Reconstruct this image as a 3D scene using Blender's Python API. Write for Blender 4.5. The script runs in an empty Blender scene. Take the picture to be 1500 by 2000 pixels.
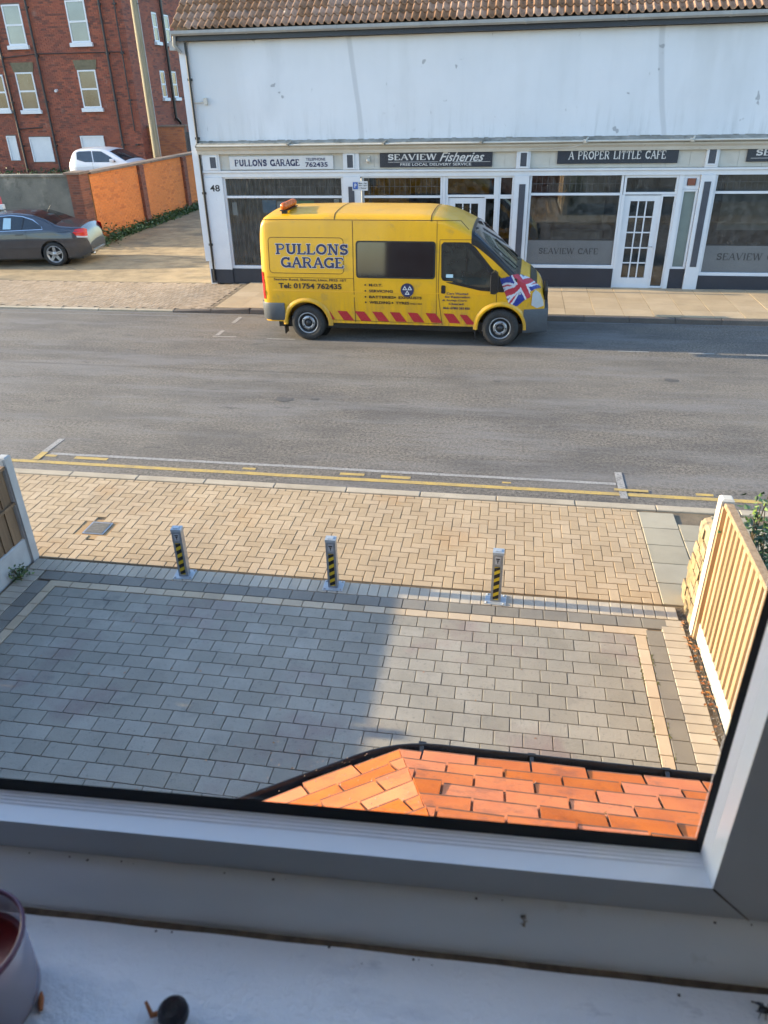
import bpy, bmesh, math, random
from mathutils import Vector, Matrix
random.seed(7)
S = bpy.context.scene
COL = S.collection
R = math.radians
PI = math.pi
# ------------------------------------------------------------------ camera
CAMZ = 4.264
pitch, yaw, roll = 0.51184, 0.171469, -0.022281
fwd = Vector((-math.sin(yaw)*math.cos(pitch), math.cos(yaw)*math.cos(pitch), -math.sin(pitch)))
rt = Vector((math.cos(yaw), math.sin(yaw), 0))
up = rt.cross(fwd)
r_ = math.cos(roll)*rt + math.sin(roll)*up
u_ = -math.sin(roll)*rt + math.cos(roll)*up
cd = bpy.data.cameras.new('camera')
cam = bpy.data.objects.new('camera', cd)
COL.objects.link(cam)
cam.matrix_world = Matrix(((r_.x, u_.x, -fwd.x, 0), (r_.y, u_.y, -fwd.y, 0), (r_.z, u_.z, -fwd.z, CAMZ), (0, 0, 0, 1)))
cd.sensor_fit = 'VERTICAL'
cd.sensor_height = 36
cd.sensor_width = 27
cd.lens = 1454.27/2000*36
cd.clip_start = 0.02
cd.clip_end = 500
cd.dof.use_dof = True
cd.dof.focus_distance = 9.0
cd.dof.aperture_fstop = 13.0
S.camera = cam
# ------------------------------------------------------------------ light
SUN_EL, SUN_AZ = R(15.7), R(-89.5)          # azimuth clockwise from +Y
world = bpy.data.worlds.new('World')
S.world = world
world.use_nodes = True
wn = world.node_tree
sky = wn.nodes.new('ShaderNodeTexSky')
sky.sky_type = 'NISHITA'
sky.sun_disc = False
sky.sun_elevation = SUN_EL
sky.sun_rotation = SUN_AZ
sky.air_density = 1.0
sky.dust_density = 0.7
sky.ozone_density = 2.2
wn.links.new(sky.outputs[0], wn.nodes['Background'].inputs[0])
wn.nodes['Background'].inputs[1].default_value = 0.15
sl = bpy.data.lights.new('sun', 'SUN')
sl.energy = 3.1
sl.angle = R(0.6)
sl.color = (1.0, 0.80, 0.50)
sun = bpy.data.objects.new('sun', sl)
COL.objects.link(sun)
sd = Vector((math.sin(SUN_AZ)*math.cos(SUN_EL), math.cos(SUN_AZ)*math.cos(SUN_EL), math.sin(SUN_EL)))
sun.rotation_euler = sd.to_track_quat('Z', 'Y').to_euler()
sun.location = (-30, 10, 30)
S.view_settings.view_transform = 'Standard'
S.view_settings.look = 'None'
S.view_settings.gamma = 1
S.view_settings.use_curve_mapping = False
S.view_settings.exposure = 2.18


# ------------------------------------------------------------------ helpers
class MB:
    def __init__(s):
        s.v = []; s.f = []; s.m = []; s.sm = []

    def add(s, vs, fs, mi=0, smooth=False):
        o = len(s.v)
        s.v += [tuple(p) for p in vs]
        for f in fs:
            s.f.append(tuple(i+o for i in f)); s.m.append(mi); s.sm.append(smooth)

    def box(s, x0, x1, y0, y1, z0, z1, mi=0, b=0.0, skip=()):
        if b <= 0:
            vs = [(x, y, z) for x in (x0, x1) for y in (y0, y1) for z in (z0, z1)]
            fs = {'-x': (0, 1, 3, 2), '+x': (4, 6, 7, 5), '-y': (0, 4, 5, 1), '+y': (2, 3, 7, 6), '-z': (0, 2, 6, 4), '+z': (1, 5, 7, 3)}
            s.add(vs, [f for k, f in fs.items() if k not in skip], mi)
        else:
            # chamfered top and vertical edges are kept cheap: lower box plus an inset top ring
            vs = []
            for z, i in ((z0, 0), (z1-b, 0), (z1, b)):
                vs += [(x0+i, y0+i, z), (x1-i, y0+i, z), (x1-i, y1-i, z), (x0+i, y1-i, z)]
            fs = [(3, 2, 1, 0), (8, 9, 10, 11)]
            for k in (0, 4):
                for j in range(4):
                    fs.append((k+j, k+(j+1) % 4, k+4+(j+1) % 4, k+4+j))
            s.add(vs, fs, mi)
        return s

    def prism(s, pts, y0, y1, mi=0, axis='y'):
        """polygon in (x,z) extruded from y0 to y1 (or (x,y) from z0 to z1)"""
        n = len(pts)
        if axis == 'y':
            vs = [(p[0], y0, p[1]) for p in pts]+[(p[0], y1, p[1]) for p in pts]
        elif axis == 'x':
            vs = [(y0, p[0], p[1]) for p in pts]+[(y1, p[0], p[1]) for p in pts]
        else:
            vs = [(p[0], p[1], y0) for p in pts]+[(p[0], p[1], y1) for p in pts]
        fs = [tuple(range(n)), tuple(range(2*n-1, n-1, -1))]
        for i in range(n):
            fs.append((i, i+n, (i+1) % n+n, (i+1) % n))
        s.add(vs, fs, mi)
        return s

    def tube(s, path, r, n=8, mi=0, cap=True):
        path = [Vector(p) for p in path]
        rs = r if isinstance(r, (list, tuple)) else [r]*len(path)
        vs = []
        prev = None
        for i, p in enumerate(path):
            t = (path[min(i+1, len(path)-1)]-path[max(i-1, 0)]).normalized()
            a = Vector((0, 0, 1)) if abs(t.z) < .9 else Vector((1, 0, 0))
            if prev is not None:
                a = prev
            e1 = (a-t*a.dot(t)).normalized(); e2 = t.cross(e1); prev = e1
            for k in range(n):
                q = 2*PI*k/n
                vs.append(p+(e1*math.cos(q)+e2*math.sin(q))*rs[i])
        fs = []
        for i in range(len(path)-1):
            for k in range(n):
                fs.append((i*n+k, i*n+(k+1) % n, (i+1)*n+(k+1) % n, (i+1)*n+k))
        s.add(vs, fs, mi, True)
        if cap:
            m = len(path)-1
            s.add(vs[:n], [tuple(range(n-1, -1, -1))], mi)
            s.add(vs[m*n:], [tuple(range(n))], mi)
        return s

    def lathe(s, prof, n=24, c=(0, 0, 0), axis='z', mi=0, smooth=True, closed=False):
        vs = []
        for r, h in prof:
            for k in range(n):
                q = 2*PI*k/n
                a, b = r*math.cos(q), r*math.sin(q)
                if axis == 'z': vs.append((c[0]+a, c[1]+b, c[2]+h))
                elif axis == 'y': vs.append((c[0]+a, c[1]+h, c[2]+b))
                else: vs.append((c[0]+h, c[1]+a, c[2]+b))
        m = len(prof)
        fs = []
        for i in range(m if closed else m-1):
            j = (i+1) % m
            for k in range(n):
                fs.append((i*n+k, i*n+(k+1) % n, j*n+(k+1) % n, j*n+k))
        s.add(vs, fs, mi, smooth)
        return s

    def mesh(s, name, mats, weld=False):
        me = bpy.data.meshes.new(name)
        me.from_pydata(s.v, [], s.f)
        for m in (mats if isinstance(mats, (list, tuple)) else [mats]):
            me.materials.append(m)
        me.polygons.foreach_set('material_index', s.m)
        me.polygons.foreach_set('use_smooth', s.sm)
        me.update()
        bm = bmesh.new(); bm.from_mesh(me)
        if weld:
            bmesh.ops.remove_doubles(bm, verts=bm.verts, dist=1e-5)
        bmesh.ops.recalc_face_normals(bm, faces=bm.faces)
        bm.to_mesh(me); bm.free()
        return me

    def build(s, name, mats, parent=None, weld=False, **kw):
        return link(name, s.mesh(name, mats, weld), parent, **kw)


def link(name, me, parent=None, loc=None, rot=None, label=None, cat=None, group=None, kind=None, scale=None):
    o = bpy.data.objects.new(name, me)
    COL.objects.link(o)
    if parent is not None: o.parent = parent
    if loc is not None: o.location = loc
    if rot is not None: o.rotation_euler = rot
    if scale is not None: o.scale = scale
    tag(o, label, cat, group, kind)
    return o


def tag(o, label=None, cat=None, group=None, kind=None):
    if label: o['label'] = label
    if cat: o['category'] = cat
    if group: o['group'] = group
    if kind: o['kind'] = kind
    return o


def thing(name, label, cat, loc=(0, 0, 0), rz=0, group=None, kind=None):
    return link(name, None, None, loc, (0, 0, rz), label, cat, group, kind)


def dup(root, loc, rz=None, label=None):
    r = root.copy(); COL.objects.link(r); r.location = loc
    if rz is not None: r.rotation_euler = (0, 0, rz)
    if label: r['label'] = label
    def rec(a, b):
        for ch in list(a.children):
            c = ch.copy(); COL.objects.link(c); c.parent = b
            rec(ch, c)
    rec(root, r)
    return r


def part(name, parent, mats, *boxes, b=0):
    m = MB()
    for q in boxes: m.box(*q, b=b)
    return m.build(name, mats, parent)


# ------------------------------------------------------------------ materials
def nt(name):
    m = bpy.data.materials.new(name)
    m.use_nodes = True
    t = m.node_tree
    return m, t, t.nodes, t.links, t.nodes['Principled BSDF']


def noise(t, vec, scale, detail=4, rough=.6, stretch=None, off=(0, 0, 0)):
    N, L = t.nodes, t.links
    if stretch or off != (0, 0, 0):
        mp = N.new('ShaderNodeMapping')
        mp.inputs['Scale'].default_value = stretch or (1, 1, 1)
        mp.inputs['Location'].default_value = off
        L.new(vec, mp.inputs[0]); vec = mp.outputs[0]
    n = N.new('ShaderNodeTexNoise')
    n.inputs['Scale'].default_value = scale
    n.inputs['Detail'].default_value = detail
    n.inputs['Roughness'].default_value = rough
    L.new(vec, n.inputs['Vector'])
    return n.outputs['Fac']


def remap(t, v, a, b, c=0., d=1.):
    n = t.nodes.new('ShaderNodeMapRange')
    n.inputs[1].default_value = a; n.inputs[2].default_value = b
    n.inputs[3].default_value = c; n.inputs[4].default_value = d
    t.links.new(v, n.inputs[0])
    return n.outputs[0]


ALB = [.74]     # scale from sampled tones to base colours
def mixc(t, f, a, b, mode='MIX'):
    n = t.nodes.new('ShaderNodeMix')
    n.data_type = 'RGBA'; n.blend_type = mode
    for v, s in ((f, n.inputs[0]), (a, n.inputs[6]), (b, n.inputs[7])):
        if hasattr(v, 'is_linked') or isinstance(v, bpy.types.NodeSocket): t.links.new(v, s)
        elif isinstance(v, (int, float)): s.default_value = v
        else: s.default_value = (*[x*ALB[0] for x in v], 1)
    return n.outputs[2]


def rndval(t):
    a = t.nodes.new('ShaderNodeObjectInfo').outputs['Random']
    b = t.nodes.new('ShaderNodeNewGeometry').outputs['Random Per Island']
    m = t.nodes.new('ShaderNodeMath'); m.operation = 'ADD'
    t.links.new(a, m.inputs[0]); t.links.new(b, m.inputs[1])
    f = t.nodes.new('ShaderNodeMath'); f.operation = 'FRACT'
    t.links.new(m.outputs[0], f.inputs[0])
    return f.outputs[0]


def pos(t):
    return t.nodes.new('ShaderNodeNewGeometry').outputs['Position']


def mat(name, c1, c2=None, scale=3., rough=.7, bump=0., bscale=40., var=0., stretch=None, spec=.5, metal=0., stains=(), coat=0., detail=5, lo=.35, hi=.65):
    """noise blend of two colours + per-piece variation + fine relief; stains: (colour, scale, threshold, strength, stretch)"""
    m, t, N, L, p = nt(name)
    v = pos(t)
    col = None
    if c2 is None: c2 = tuple(x*.86 for x in c1)
    col = mixc(t, remap(t, noise(t, v, scale, detail, .62, stretch), lo, hi), c1, c2)
    for i, st in enumerate(stains):
        sc, ssc, th, amt = st[:4]
        sv = remap(t, noise(t, v, ssc, 5, .65, st[4] if len(st) > 4 else None, (7.3*i+3, 2.1*i, 1)), th, th+.12, 0, amt)
        col = mixc(t, sv, col, sc)
    if var:
        h = t.nodes.new('ShaderNodeHueSaturation')
        rv = rndval(t)
        L.new(remap(t, rv, 0, 1, 1-var, 1+var), h.inputs['Value'])
        L.new(remap(t, rv, 0, 1, 1+var*.6, 1-var*.6), h.inputs['Saturation'])
        L.new(col, h.inputs['Color']); col = h.outputs[0]
    L.new(col, p.inputs['Base Color'])
    p.inputs['Roughness'].default_value = rough
    p.inputs['Specular IOR Level'].default_value = spec
    p.inputs['Metallic'].default_value = metal
    if coat:
        p.inputs['Coat Weight'].default_value = coat
        p.inputs['Coat Roughness'].default_value = .06
    if bump:
        b = t.nodes.new('ShaderNodeBump')
        b.inputs['Strength'].default_value = bump
        b.inputs['Distance'].default_value = .01
        L.new(noise(t, v, bscale, 6, .7), b.inputs['Height'])
        L.new(b.outputs[0], p.inputs['Normal'])
    return m


def plain(name, c, rough=.5, metal=0., spec=.5, coat=0.):
    return mat(name, c, tuple(x*.9 for x in c), 4, rough, metal=metal, spec=spec, coat=coat)


def glassy(name, tint=(.9, .95, .95), refl=1.0, dirt=0.02):
    """thin pane: clear with fresnel reflection and a trace of dirt"""
    m, t, N, L, p = nt(name)
    N.remove(p)
    tr = N.new('ShaderNodeBsdfTransparent'); tr.inputs[0].default_value = (*tint, 1)
    gl = N.new('ShaderNodeBsdfGlossy'); gl.inputs['Roughness'].default_value = .02
    fr = N.new('ShaderNodeLayerWeight'); fr.inputs[0].default_value = .5      # facing = 1-|cos|, same from both sides
    pw = N.new('ShaderNodeMath'); pw.operation = 'POWER'; pw.inputs[1].default_value = 5
    L.new(fr.outputs['Facing'], pw.inputs[0])
    mt = N.new('ShaderNodeMath'); mt.operation = 'MULTIPLY_ADD'; mt.inputs[1].default_value = .9*min(1, refl); mt.inputs[2].default_value = .045*refl
    L.new(pw.outputs[0], mt.inputs[0])
    mx = N.new('ShaderNodeMixShader')
    L.new(mt.outputs[0], mx.inputs[0]); L.new(tr.outputs[0], mx.inputs[1]); L.new(gl.outputs[0], mx.inputs[2])
    df = N.new('ShaderNodeBsdfDiffuse'); df.inputs[0].default_value = (.7, .7, .68, 1)
    m2 = N.new('ShaderNodeMixShader')
    L.new(remap(t, noise(t, pos(t), 6, 5), .4, .8, 0, dirt), m2.inputs[0])
    L.new(mx.outputs[0], m2.inputs[1]); L.new(df.outputs[0], m2.inputs[2])
    L.new(m2.outputs[0], N['Material Output'].inputs[0])
    return m


def add_streaks(m, col, scale=9, th=.55, amt=.5, zmin=None, zmax=None):
    """vertical weather streaks, optionally stronger between two heights"""
    t = m.node_tree; p = t.nodes['Principled BSDF']
    old = p.inputs['Base Color'].links[0].from_socket
    v = pos(t)
    f = remap(t, noise(t, v, scale, 6, .7, (1, 1, .09)), th, th+.2, 0, amt)
    if zmin is not None:
        sx = t.nodes.new('ShaderNodeSeparateXYZ'); t.links.new(v, sx.inputs[0])
        g = remap(t, sx.outputs[2], zmin, zmax, 1, .12)
        mu = t.nodes.new('ShaderNodeMath'); mu.operation = 'MULTIPLY'
        t.links.new(f, mu.inputs[0]); t.links.new(g, mu.inputs[1]); f = mu.outputs[0]
    t.links.new(mixc(t, f, old, col), p.inputs['Base Color'])
    return m


def add_spots(m):
    t = m.node_tree; p = t.nodes['Principled BSDF']; v = pos(t)
    c = p.inputs['Base Color'].links[0].from_socket
    c = mixc(t, remap(t, noise(t, v, 2.6, 3, .5, None, (5, 1, 7)), .72, .735, 0, .7), c, (.32, .33, .34))
    c = mixc(t, remap(t, noise(t, v, 5.5, 4, .6, (1, 1, .35), (1, 4, 2)), .70, .73, 0, .55), c, (.36, .37, .38))
    c = mixc(t, remap(t, noise(t, v, .5, 4, .6, (1, 1, .12), (8, 0, 3)), .5, .62, 0, .35), c, (.58, .60, .60))
    w = t.nodes.new('ShaderNodeTexWave'); w.inputs['Scale'].default_value = .045; w.inputs['Distortion'].default_value = 3; w.inputs['Detail'].default_value = 4
    t.links.new(v, w.inputs[0])
    c = mixc(t, remap(t, w.outputs['Fac'], .9988, .9997, 0, .3), c, (.3, .31, .32))
    t.links.new(c, p.inputs['Base Color'])


M = {}
# road: speckled old asphalt with long tyre-polished streaks
def make_road():
    m, t, N, L, p = nt('asphalt')
    v = pos(t)
    c = mixc(t, remap(t, noise(t, v, 24, 3, .9), .38, .62), (.07, .06, .05), (.27, .238, .20))
    c = mixc(t, remap(t, noise(t, v, .8, 7, .72, (.45, 1.1, 1)), .44, .60, 0, .6), c, (.078, .072, .07))
    c = mixc(t, remap(t, noise(t, v, .28, 7, .7, (.5, 1, 1), (9, 4, 0)), .47, .6, 0, .3), c, (.25, .225, .19))
    c = mixc(t, remap(t, noise(t, v, 1.1, 6, .7, (.22, 1.3, 1), (4, 2, 0)), .48, .62, 0, .55), c, (.23, .22, .215))
    c = mixc(t, remap(t, noise(t, v, 2.3, 6, .7, (.7, 1.4, 1), (14, 2, 0)), .60, .70, 0, .6), c, (.05, .048, .05))
    c = mixc(t, remap(t, noise(t, v, 16, 2, .7, None, (3, 8, 0)), .66, .72, 0, .5), c, (.30, .28, .25))
    L.new(c, p.inputs['Base Color'])
    p.inputs['Roughness'].default_value = .82
    b = N.new('ShaderNodeBump'); b.inputs['Strength'].default_value = .8; b.inputs['Distance'].default_value = .012
    L.new(noise(t, v, 60, 5, .9), b.inputs['Height']); L.new(b.outputs[0], p.inputs['Normal'])
    return m
M['road'] = make_road()
M['tar'] = mat('old_tar', (.085, .078, .072), (.12, .11, .1), 30, .7)
def paint(name, c, wear):
    m, t, N, L, p = nt(name)
    v = pos(t)
    f = remap(t, noise(t, v, 38, 6, .75), wear, wear+.12)
    f2 = remap(t, noise(t, v, 4, 4, .6), .3, .62, .55, 1)
    mu = N.new('ShaderNodeMath'); mu.operation = 'MULTIPLY'
    L.new(f, mu.inputs[0]); L.new(f2, mu.inputs[1])
    L.new(mixc(t, mu.outputs[0], (.16, .15, .14), c), p.inputs['Base Color'])
    p.inputs['Roughness'].default_value = .75
    return m
M['yellow_line'] = paint('yellow_road_paint', (.60, .41, .11), .33)
M['white_line'] = paint('worn_white_road_paint', (.42, .40, .37), .38)
M['faint_line'] = paint('faded_white_road_paint', (.36, .345, .33), .5)
M['buff'] = mat('buff_paving', (.56, .41, .25), (.46, .335, .205), 1.3, .85, .5, 90, var=.075,
                stains=((( .50, .31, .15), .9, .56, .6), ((.2, .17, .12), 5, .62, .4), ((.14, .12, .09), 45, .6, .35)))
M['joint'] = mat('sand_joint', (.24, .18, .115), (.15, .115, .075), 6, .95, .4, 90, stains=(((.06, .09, .03), 3, .62, .6),))
M['drive'] = mat('grey_drive_block', (.385, .35, .285), (.30, .275, .225), 1.1, .8, .6, 70, var=.10,
                 stains=(((.27, .185, .175), .9, .55, .6), ((.42, .39, .33), 2.3, .56, .5), ((.2, .185, .165), 3.7, .6, .5), ((.12, .11, .1), 38, .58, .5), ((.14, .12, .09), 5, .66, .5)))
M['drive_dark'] = mat('charcoal_drive_block', (.29, .265, .22), (.23, .21, .18), 2, .8, .5, 260, var=.08, stains=(((.08, .08, .08), 60, .6, .3),))
M['drive_pale'] = mat('pale_drive_brick', (.66, .52, .36), (.55, .43, .3), 2, .85, .4, 240, var=.09, stains=(((.2, .17, .13), 50, .63, .3),))
M['drive_edge'] = mat('edge_drive_brick', (.56, .48, .37), (.46, .40, .32), 2, .85, .4, 240, var=.08, stains=(((.2, .17, .13), 50, .63, .3),))
M['slab'] = mat('grey_slab', (.46, .40, .29), (.38, .33, .24), 2, .85, .4, 160, var=.06, stains=(((.16, .15, .12), 30, .64, .4),))
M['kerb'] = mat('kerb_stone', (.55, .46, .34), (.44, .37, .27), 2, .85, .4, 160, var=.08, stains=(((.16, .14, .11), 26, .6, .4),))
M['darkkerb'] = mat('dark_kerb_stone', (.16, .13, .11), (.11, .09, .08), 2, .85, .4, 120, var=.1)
M['farslab'] = mat('buff_far_slab', (.54, .41, .26), (.45, .34, .215), 2, .85, .25, 120, var=.06, stains=(((.2, .16, .12), 14, .66, .4),))
M['farbrick'] = mat('buff_far_brick', (.44, .33, .22), (.36, .27, .18), 1.3, .85, .2, 120, var=.12, stains=(((.15, .14, .13), 1.2, .6, .5),))
M['yard'] = mat('old_yard_concrete', (.42, .315, .18), (.25, .185, .105), 1.6, .9, .5, 30,
                stains=(((.14, .12, .08), 1.1, .55, .7, (.5, 1.6, 1)), ((.44, .36, .26), 3, .6, .5, (.4, 1.5, 1)), ((.09, .1, .04), 2.1, .63, .6)))
M['earth'] = mat('earth', (.12, .10, .065), (.06, .07, .035), 2, .95, .6, 20)
M['ground'] = mat('distant_ground', (.14, .13, .11), (.1, .1, .08), .3, .95)
M['render'] = mat('white_render', (.82, .84, .87), (.78, .80, .83), 1.2, .85, .35, 22, detail=6,
                  stains=(((.30, .30, .29), 8, .675, .5), ((.62, .64, .66), .7, .55, .35, (1, 1, .3))))
add_streaks(M['render'], (.42, .44, .44), 6, .52, .5, 3.28, 4.1)
add_spots(M['render'])
M['cream'] = mat('cream_paint', (.66, .63, .56), (.58, .55, .48), 3, .6, stains=(((.22, .2, .17), 12, .63, .5, (1, 1, .3)),))
M['white'] = mat('white_gloss_paint', (.80, .82, .85), (.73, .75, .79), 3, .4, stains=(((.35, .33, .3), 14, .67, .45, (1, 1, .3)),))
M['ledge'] = mat('weathered_ledge', (.36, .35, .31), (.22, .21, .18), 4, .9, .4, 40, stains=(((.08, .08, .06), 7, .55, .6),))
M['navy'] = mat('navy_paint', (.022, .027, .045), (.016, .02, .034), 3, .5)
M['signblack'] = mat('sign_board', (.028, .036, .055), (.022, .028, .043), 3, .4)
M['slategrey'] = mat('slate_grey_paint', (.07, .078, .10), (.055, .06, .08), 3, .5)
M['frost'] = mat('etched_film', (.17, .175, .18), (.145, .15, .155), 2, .5)
M['ltext'] = plain('etched_dark_letters', (.035, .035, .04), .5)
M['wtext'] = plain('white_letters', (.74, .74, .73), .5)
M['btext'] = plain('dark_blue_letters', (.018, .022, .09), .5)
M['black'] = plain('black_plastic', (.012, .012, .013), .38)
M['gasket'] = plain('rubber_gasket', (.006, .006, .007), .6)
M['gutter'] = mat('grey_gutter', (.42, .42, .40), (.34, .34, .33), 3, .5)
M['pantile'] = mat('pantile', (.50, .27, .15), (.33, .18, .10), 3, .8, .4, 60, var=.22, stains=(((.1, .08, .06), 7, .55, .6),))
M['glass'] = glassy('shop_glass', (.72, .74, .74), 2.0, .06)
M['houseglass'] = mat('house_glass', (.02, .024, .026), (.07, .08, .08), 1.2, .08, spec=1.0)
M['netglass'] = mat('curtained_glass', (.28, .34, .33), (.17, .21, .22), .6, .1, spec=1.0)
M['lead'] = plain('lead_cames', (.10, .10, .10), .6)
M['interior'] = mat('shop_interior', (.13, .125, .12), (.09, .088, .085), 2, .9)
M['interior2'] = mat('shop_interior_pale', (.42, .38, .32), (.33, .3, .25), 2, .9)
M['wood_int'] = mat('table_wood', (.16, .09, .05), (.11, .06, .03), 4, .6)
def brickmat(name, a, b, c, var, patch):
    m, t, N, L, p = nt(name)
    rv = rndval(t)
    r = N.new('ShaderNodeValToRGB'); e = r.color_ramp
    a, b, c = [tuple(x*ALB[0] for x in q) for q in (a, b, c)]
    e.elements[0].color = (*a, 1); e.elements[1].color = (*b, 1); e.elements[1].position = .6
    x = e.elements.new(.93); x.color = (*c, 1)
    L.new(rv, r.inputs[0])
    v = pos(t)
    col = mixc(t, remap(t, noise(t, v, .5, 6, .7), .45, .62, 0, .6), r.outputs[0], patch)
    col = mixc(t, remap(t, noise(t, v, 2.2, 6, .7, None, (3, 3, 3)), .6, .7, 0, .45), col, (.36, .27, .22))
    L.new(col, p.inputs['Base Color']); p.inputs['Roughness'].default_value = .9
    bp = N.new('ShaderNodeBump'); bp.inputs['Strength'].default_value = .4; bp.inputs['Distance'].default_value = .01
    L.new(noise(t, v, 50, 4), bp.inputs['Height']); L.new(bp.outputs[0], p.inputs['Normal'])
    return m
M['redbrick'] = brickmat('red_house_brick', (.30, .085, .055), (.42, .125, .07), (.17, .065, .05), .2, (.22, .075, .055))
M['orangebrick'] = brickmat('orange_wall_brick', (.68, .205, .05), (.80, .25, .06), (.55, .155, .045), .2, (.62, .20, .055))
M['darkshadebrick'] = brickmat('dark_red_and_shaded_brick', (.20, .07, .045), (.28, .1, .06), (.12, .05, .04), .2, (.16, .06, .045))
M['mortar'] = mat('mortar', (.24, .17, .13), (.17, .12, .10), 3, .95)
M['orangemortar'] = mat('orange_mortar', (.50, .25, .10), (.42, .2, .08), 3, .95)
M['ourbrick'] = mat('own_house_brick', (.30, .13, .08), (.22, .1, .07), 9, .9)
M['coping'] = mat('coping', (.25, .17, .13), (.16, .12, .09), 4, .9, .4, 40)
M['conc'] = mat('concrete_block_wall', (.22, .21, .18), (.13, .13, .115), 1.1, .9, .6, 20, detail=7,
                stains=(((.36, .33, .28), 1.3, .54, .8), ((.07, .075, .06), 1.9, .56, .7)))
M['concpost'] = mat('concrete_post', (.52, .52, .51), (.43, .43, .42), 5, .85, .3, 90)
M['palepost'] = mat('pale_concrete_post', (.68, .64, .56), (.6, .56, .49), 5, .85, .3, 90)  # paler, warmer concrete for the right fence
def woodmat(name, a, b, k):
    m, t, N, L, p = nt(name)
    v = pos(t)
    c = mixc(t, remap(t, noise(t, v, 24, 7, .75, (1, 1, .05)), .40, .60), a, b)
    c = mixc(t, remap(t, noise(t, v, 5, 4, .6, (1, 1, .3), (2, 3, 4)), .64, .7, 0, .6), c, k)
    h = N.new('ShaderNodeHueSaturation')
    rv = rndval(t)
    L.new(remap(t, rv, 0, 1, .82, 1.15), h.inputs['Value']); L.new(c, h.inputs['Color'])
    L.new(h.outputs[0], p.inputs['Base Color']); p.inputs['Roughness'].default_value = .8
    bp = N.new('ShaderNodeBump'); bp.inputs['Strength'].default_value = .35; bp.inputs['Distance'].default_value = .004
    L.new(noise(t, v, 30, 6, .7, (1, 1, .06)), bp.inputs['Height']); L.new(bp.outputs[0], p.inputs['Normal'])
    return m
M['newwood'] = woodmat('new_fence_wood', (.52, .36, .215), (.36, .235, .13), (.20, .12, .07))
M['oldwood'] = woodmat('weathered_fence_wood', (.27, .17, .095), (.16, .1, .055), (.07, .045, .03))
M['pole'] = woodmat('telegraph_pole_wood', (.36, .31, .22), (.24, .21, .13), (.18, .2, .09))
M['stone'] = mat('sandstone', (.46, .34, .19), (.28, .21, .12), 9, .9, .9, 30, var=.16, stains=(((.10, .085, .06), 11, .54, .8), ((.62, .5, .32), 17, .6, .6)))
M['gravel'] = mat('gravel', (.2, .18, .15), (.12, .11, .1), 9, .9, var=.4)
M['deadleaf'] = mat('dead_leaf', (.42, .14, .05), (.5, .26, .09), 9, .8, var=.35)
M['leaf'] = mat('green_leaf', (.05, .115, .03), (.03, .075, .022), 6, .5, var=.35)
M['leaf_young'] = mat('young_leaf', (.16, .26, .04), (.12, .2, .035), 6, .5, var=.25)  # yellow-green leaf tone, mixed in leaf by leaf at random
M['stem'] = mat('stem', (.12, .09, .05), (.08, .06, .035), 6, .8)
M['steel'] = mat('galvanised_steel', (.50, .52, .54), (.40, .42, .45), 14, .38, metal=.75)
M['plate'] = mat('galvanised_plate', (.55, .60, .64), (.45, .5, .54), 14, .45, metal=.4)
M['tapeyellow'] = plain('tape_yellow', (.70, .50, .02), .45)
M['tapeblack'] = plain('tape_black', (.012, .012, .012), .45)
M['sticker'] = plain('sticker_white', (.55, .56, .58), .45)
M['porchtile'] = mat('clay_tile', (.78, .205, .04), (.64, .15, .032), 7, .8, .22, 60, var=.14,
                     stains=(((.62, .36, .24), 70, .68, .5), ((.30, .095, .05), 9, .55, .6), ((.36, .13, .07), 45, .58, .5), ((.16, .12, .07), 90, .68, .5)))
M['tiledirtshade'] = mat('tile_edge_dirt_shade', (.30, .105, .05), (.17, .07, .035), 30, .95)  # dirt plus the dark occlusion line at tile tails, both as colour
M['moss'] = mat('moss', (.16, .15, .03), (.07, .07, .02), 60, .95, .6, 200)
ALB[0] = 1.
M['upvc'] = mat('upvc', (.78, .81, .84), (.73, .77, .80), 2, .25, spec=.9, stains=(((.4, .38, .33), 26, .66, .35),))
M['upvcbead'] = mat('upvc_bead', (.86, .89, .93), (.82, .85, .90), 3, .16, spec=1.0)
M['sashshade'] = mat('upvc_shaded_room_side', (.42, .42, .42), (.37, .375, .375), 2, .35)  # darker copy of the white plastic, room-side shade put into its colour
M['sill'] = mat('painted_sill', (.88, .89, .91), (.82, .84, .87), 9, .3, .5, 60, spec=.8, stretch=(.5, 1.6, 1),
                stains=(((.38, .40, .45), 34, .62, .55, (.5, 1.5, 1)), ((.30, .28, .26), 90, .72, .7), ((.54, .58, .65), 9, .55, .5, (.4, 1.4, 1))))
M['grime'] = mat('sill_gap_grime', (.20, .14, .09), (.10, .07, .05), 60, .9, .5, 200)
M['plaster'] = mat('room_plaster', (.55, .53, .50), (.5, .48, .46), 2, .9)
M['carpet'] = mat('carpet', (.16, .13, .11), (.12, .1, .09), 30, 1)
ALB[0] = .74
M['pane'] = glassy('window_pane', (.985, .99, .99), .35, .008)
M['vanyellow'] = mat('van_yellow_paint', (.90, .47, .002), (.80, .415, .002), 1.2, .36, coat=.2,
                     stains=(((.46, .28, .06), 4, .58, .5), ((.35, .24, .09), 16, .66, .5)))
add_streaks(M['vanyellow'], (.30, .20, .08), 9, .42, .65, .35, .95)
M['vandark'] = mat('van_grey_bumper', (.085, .10, .12), (.065, .075, .09), 3, .55)
M['vandglass'] = mat('dark_vehicle_glass', (.012, .014, .017), (.02, .024, .028), 2, .05, spec=.9)
M['cabglass'] = mat('cab_glass', (.02, .028, .028), (.05, .06, .055), 3, .05, spec=.9)
M['tyre'] = mat('tyre_rubber', (.018, .018, .019), (.03, .029, .028), 9, .8)
M['rimdark'] = mat('dark_wheel_steel', (.06, .06, .065), (.04, .04, .042), 9, .5, metal=.5)
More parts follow.
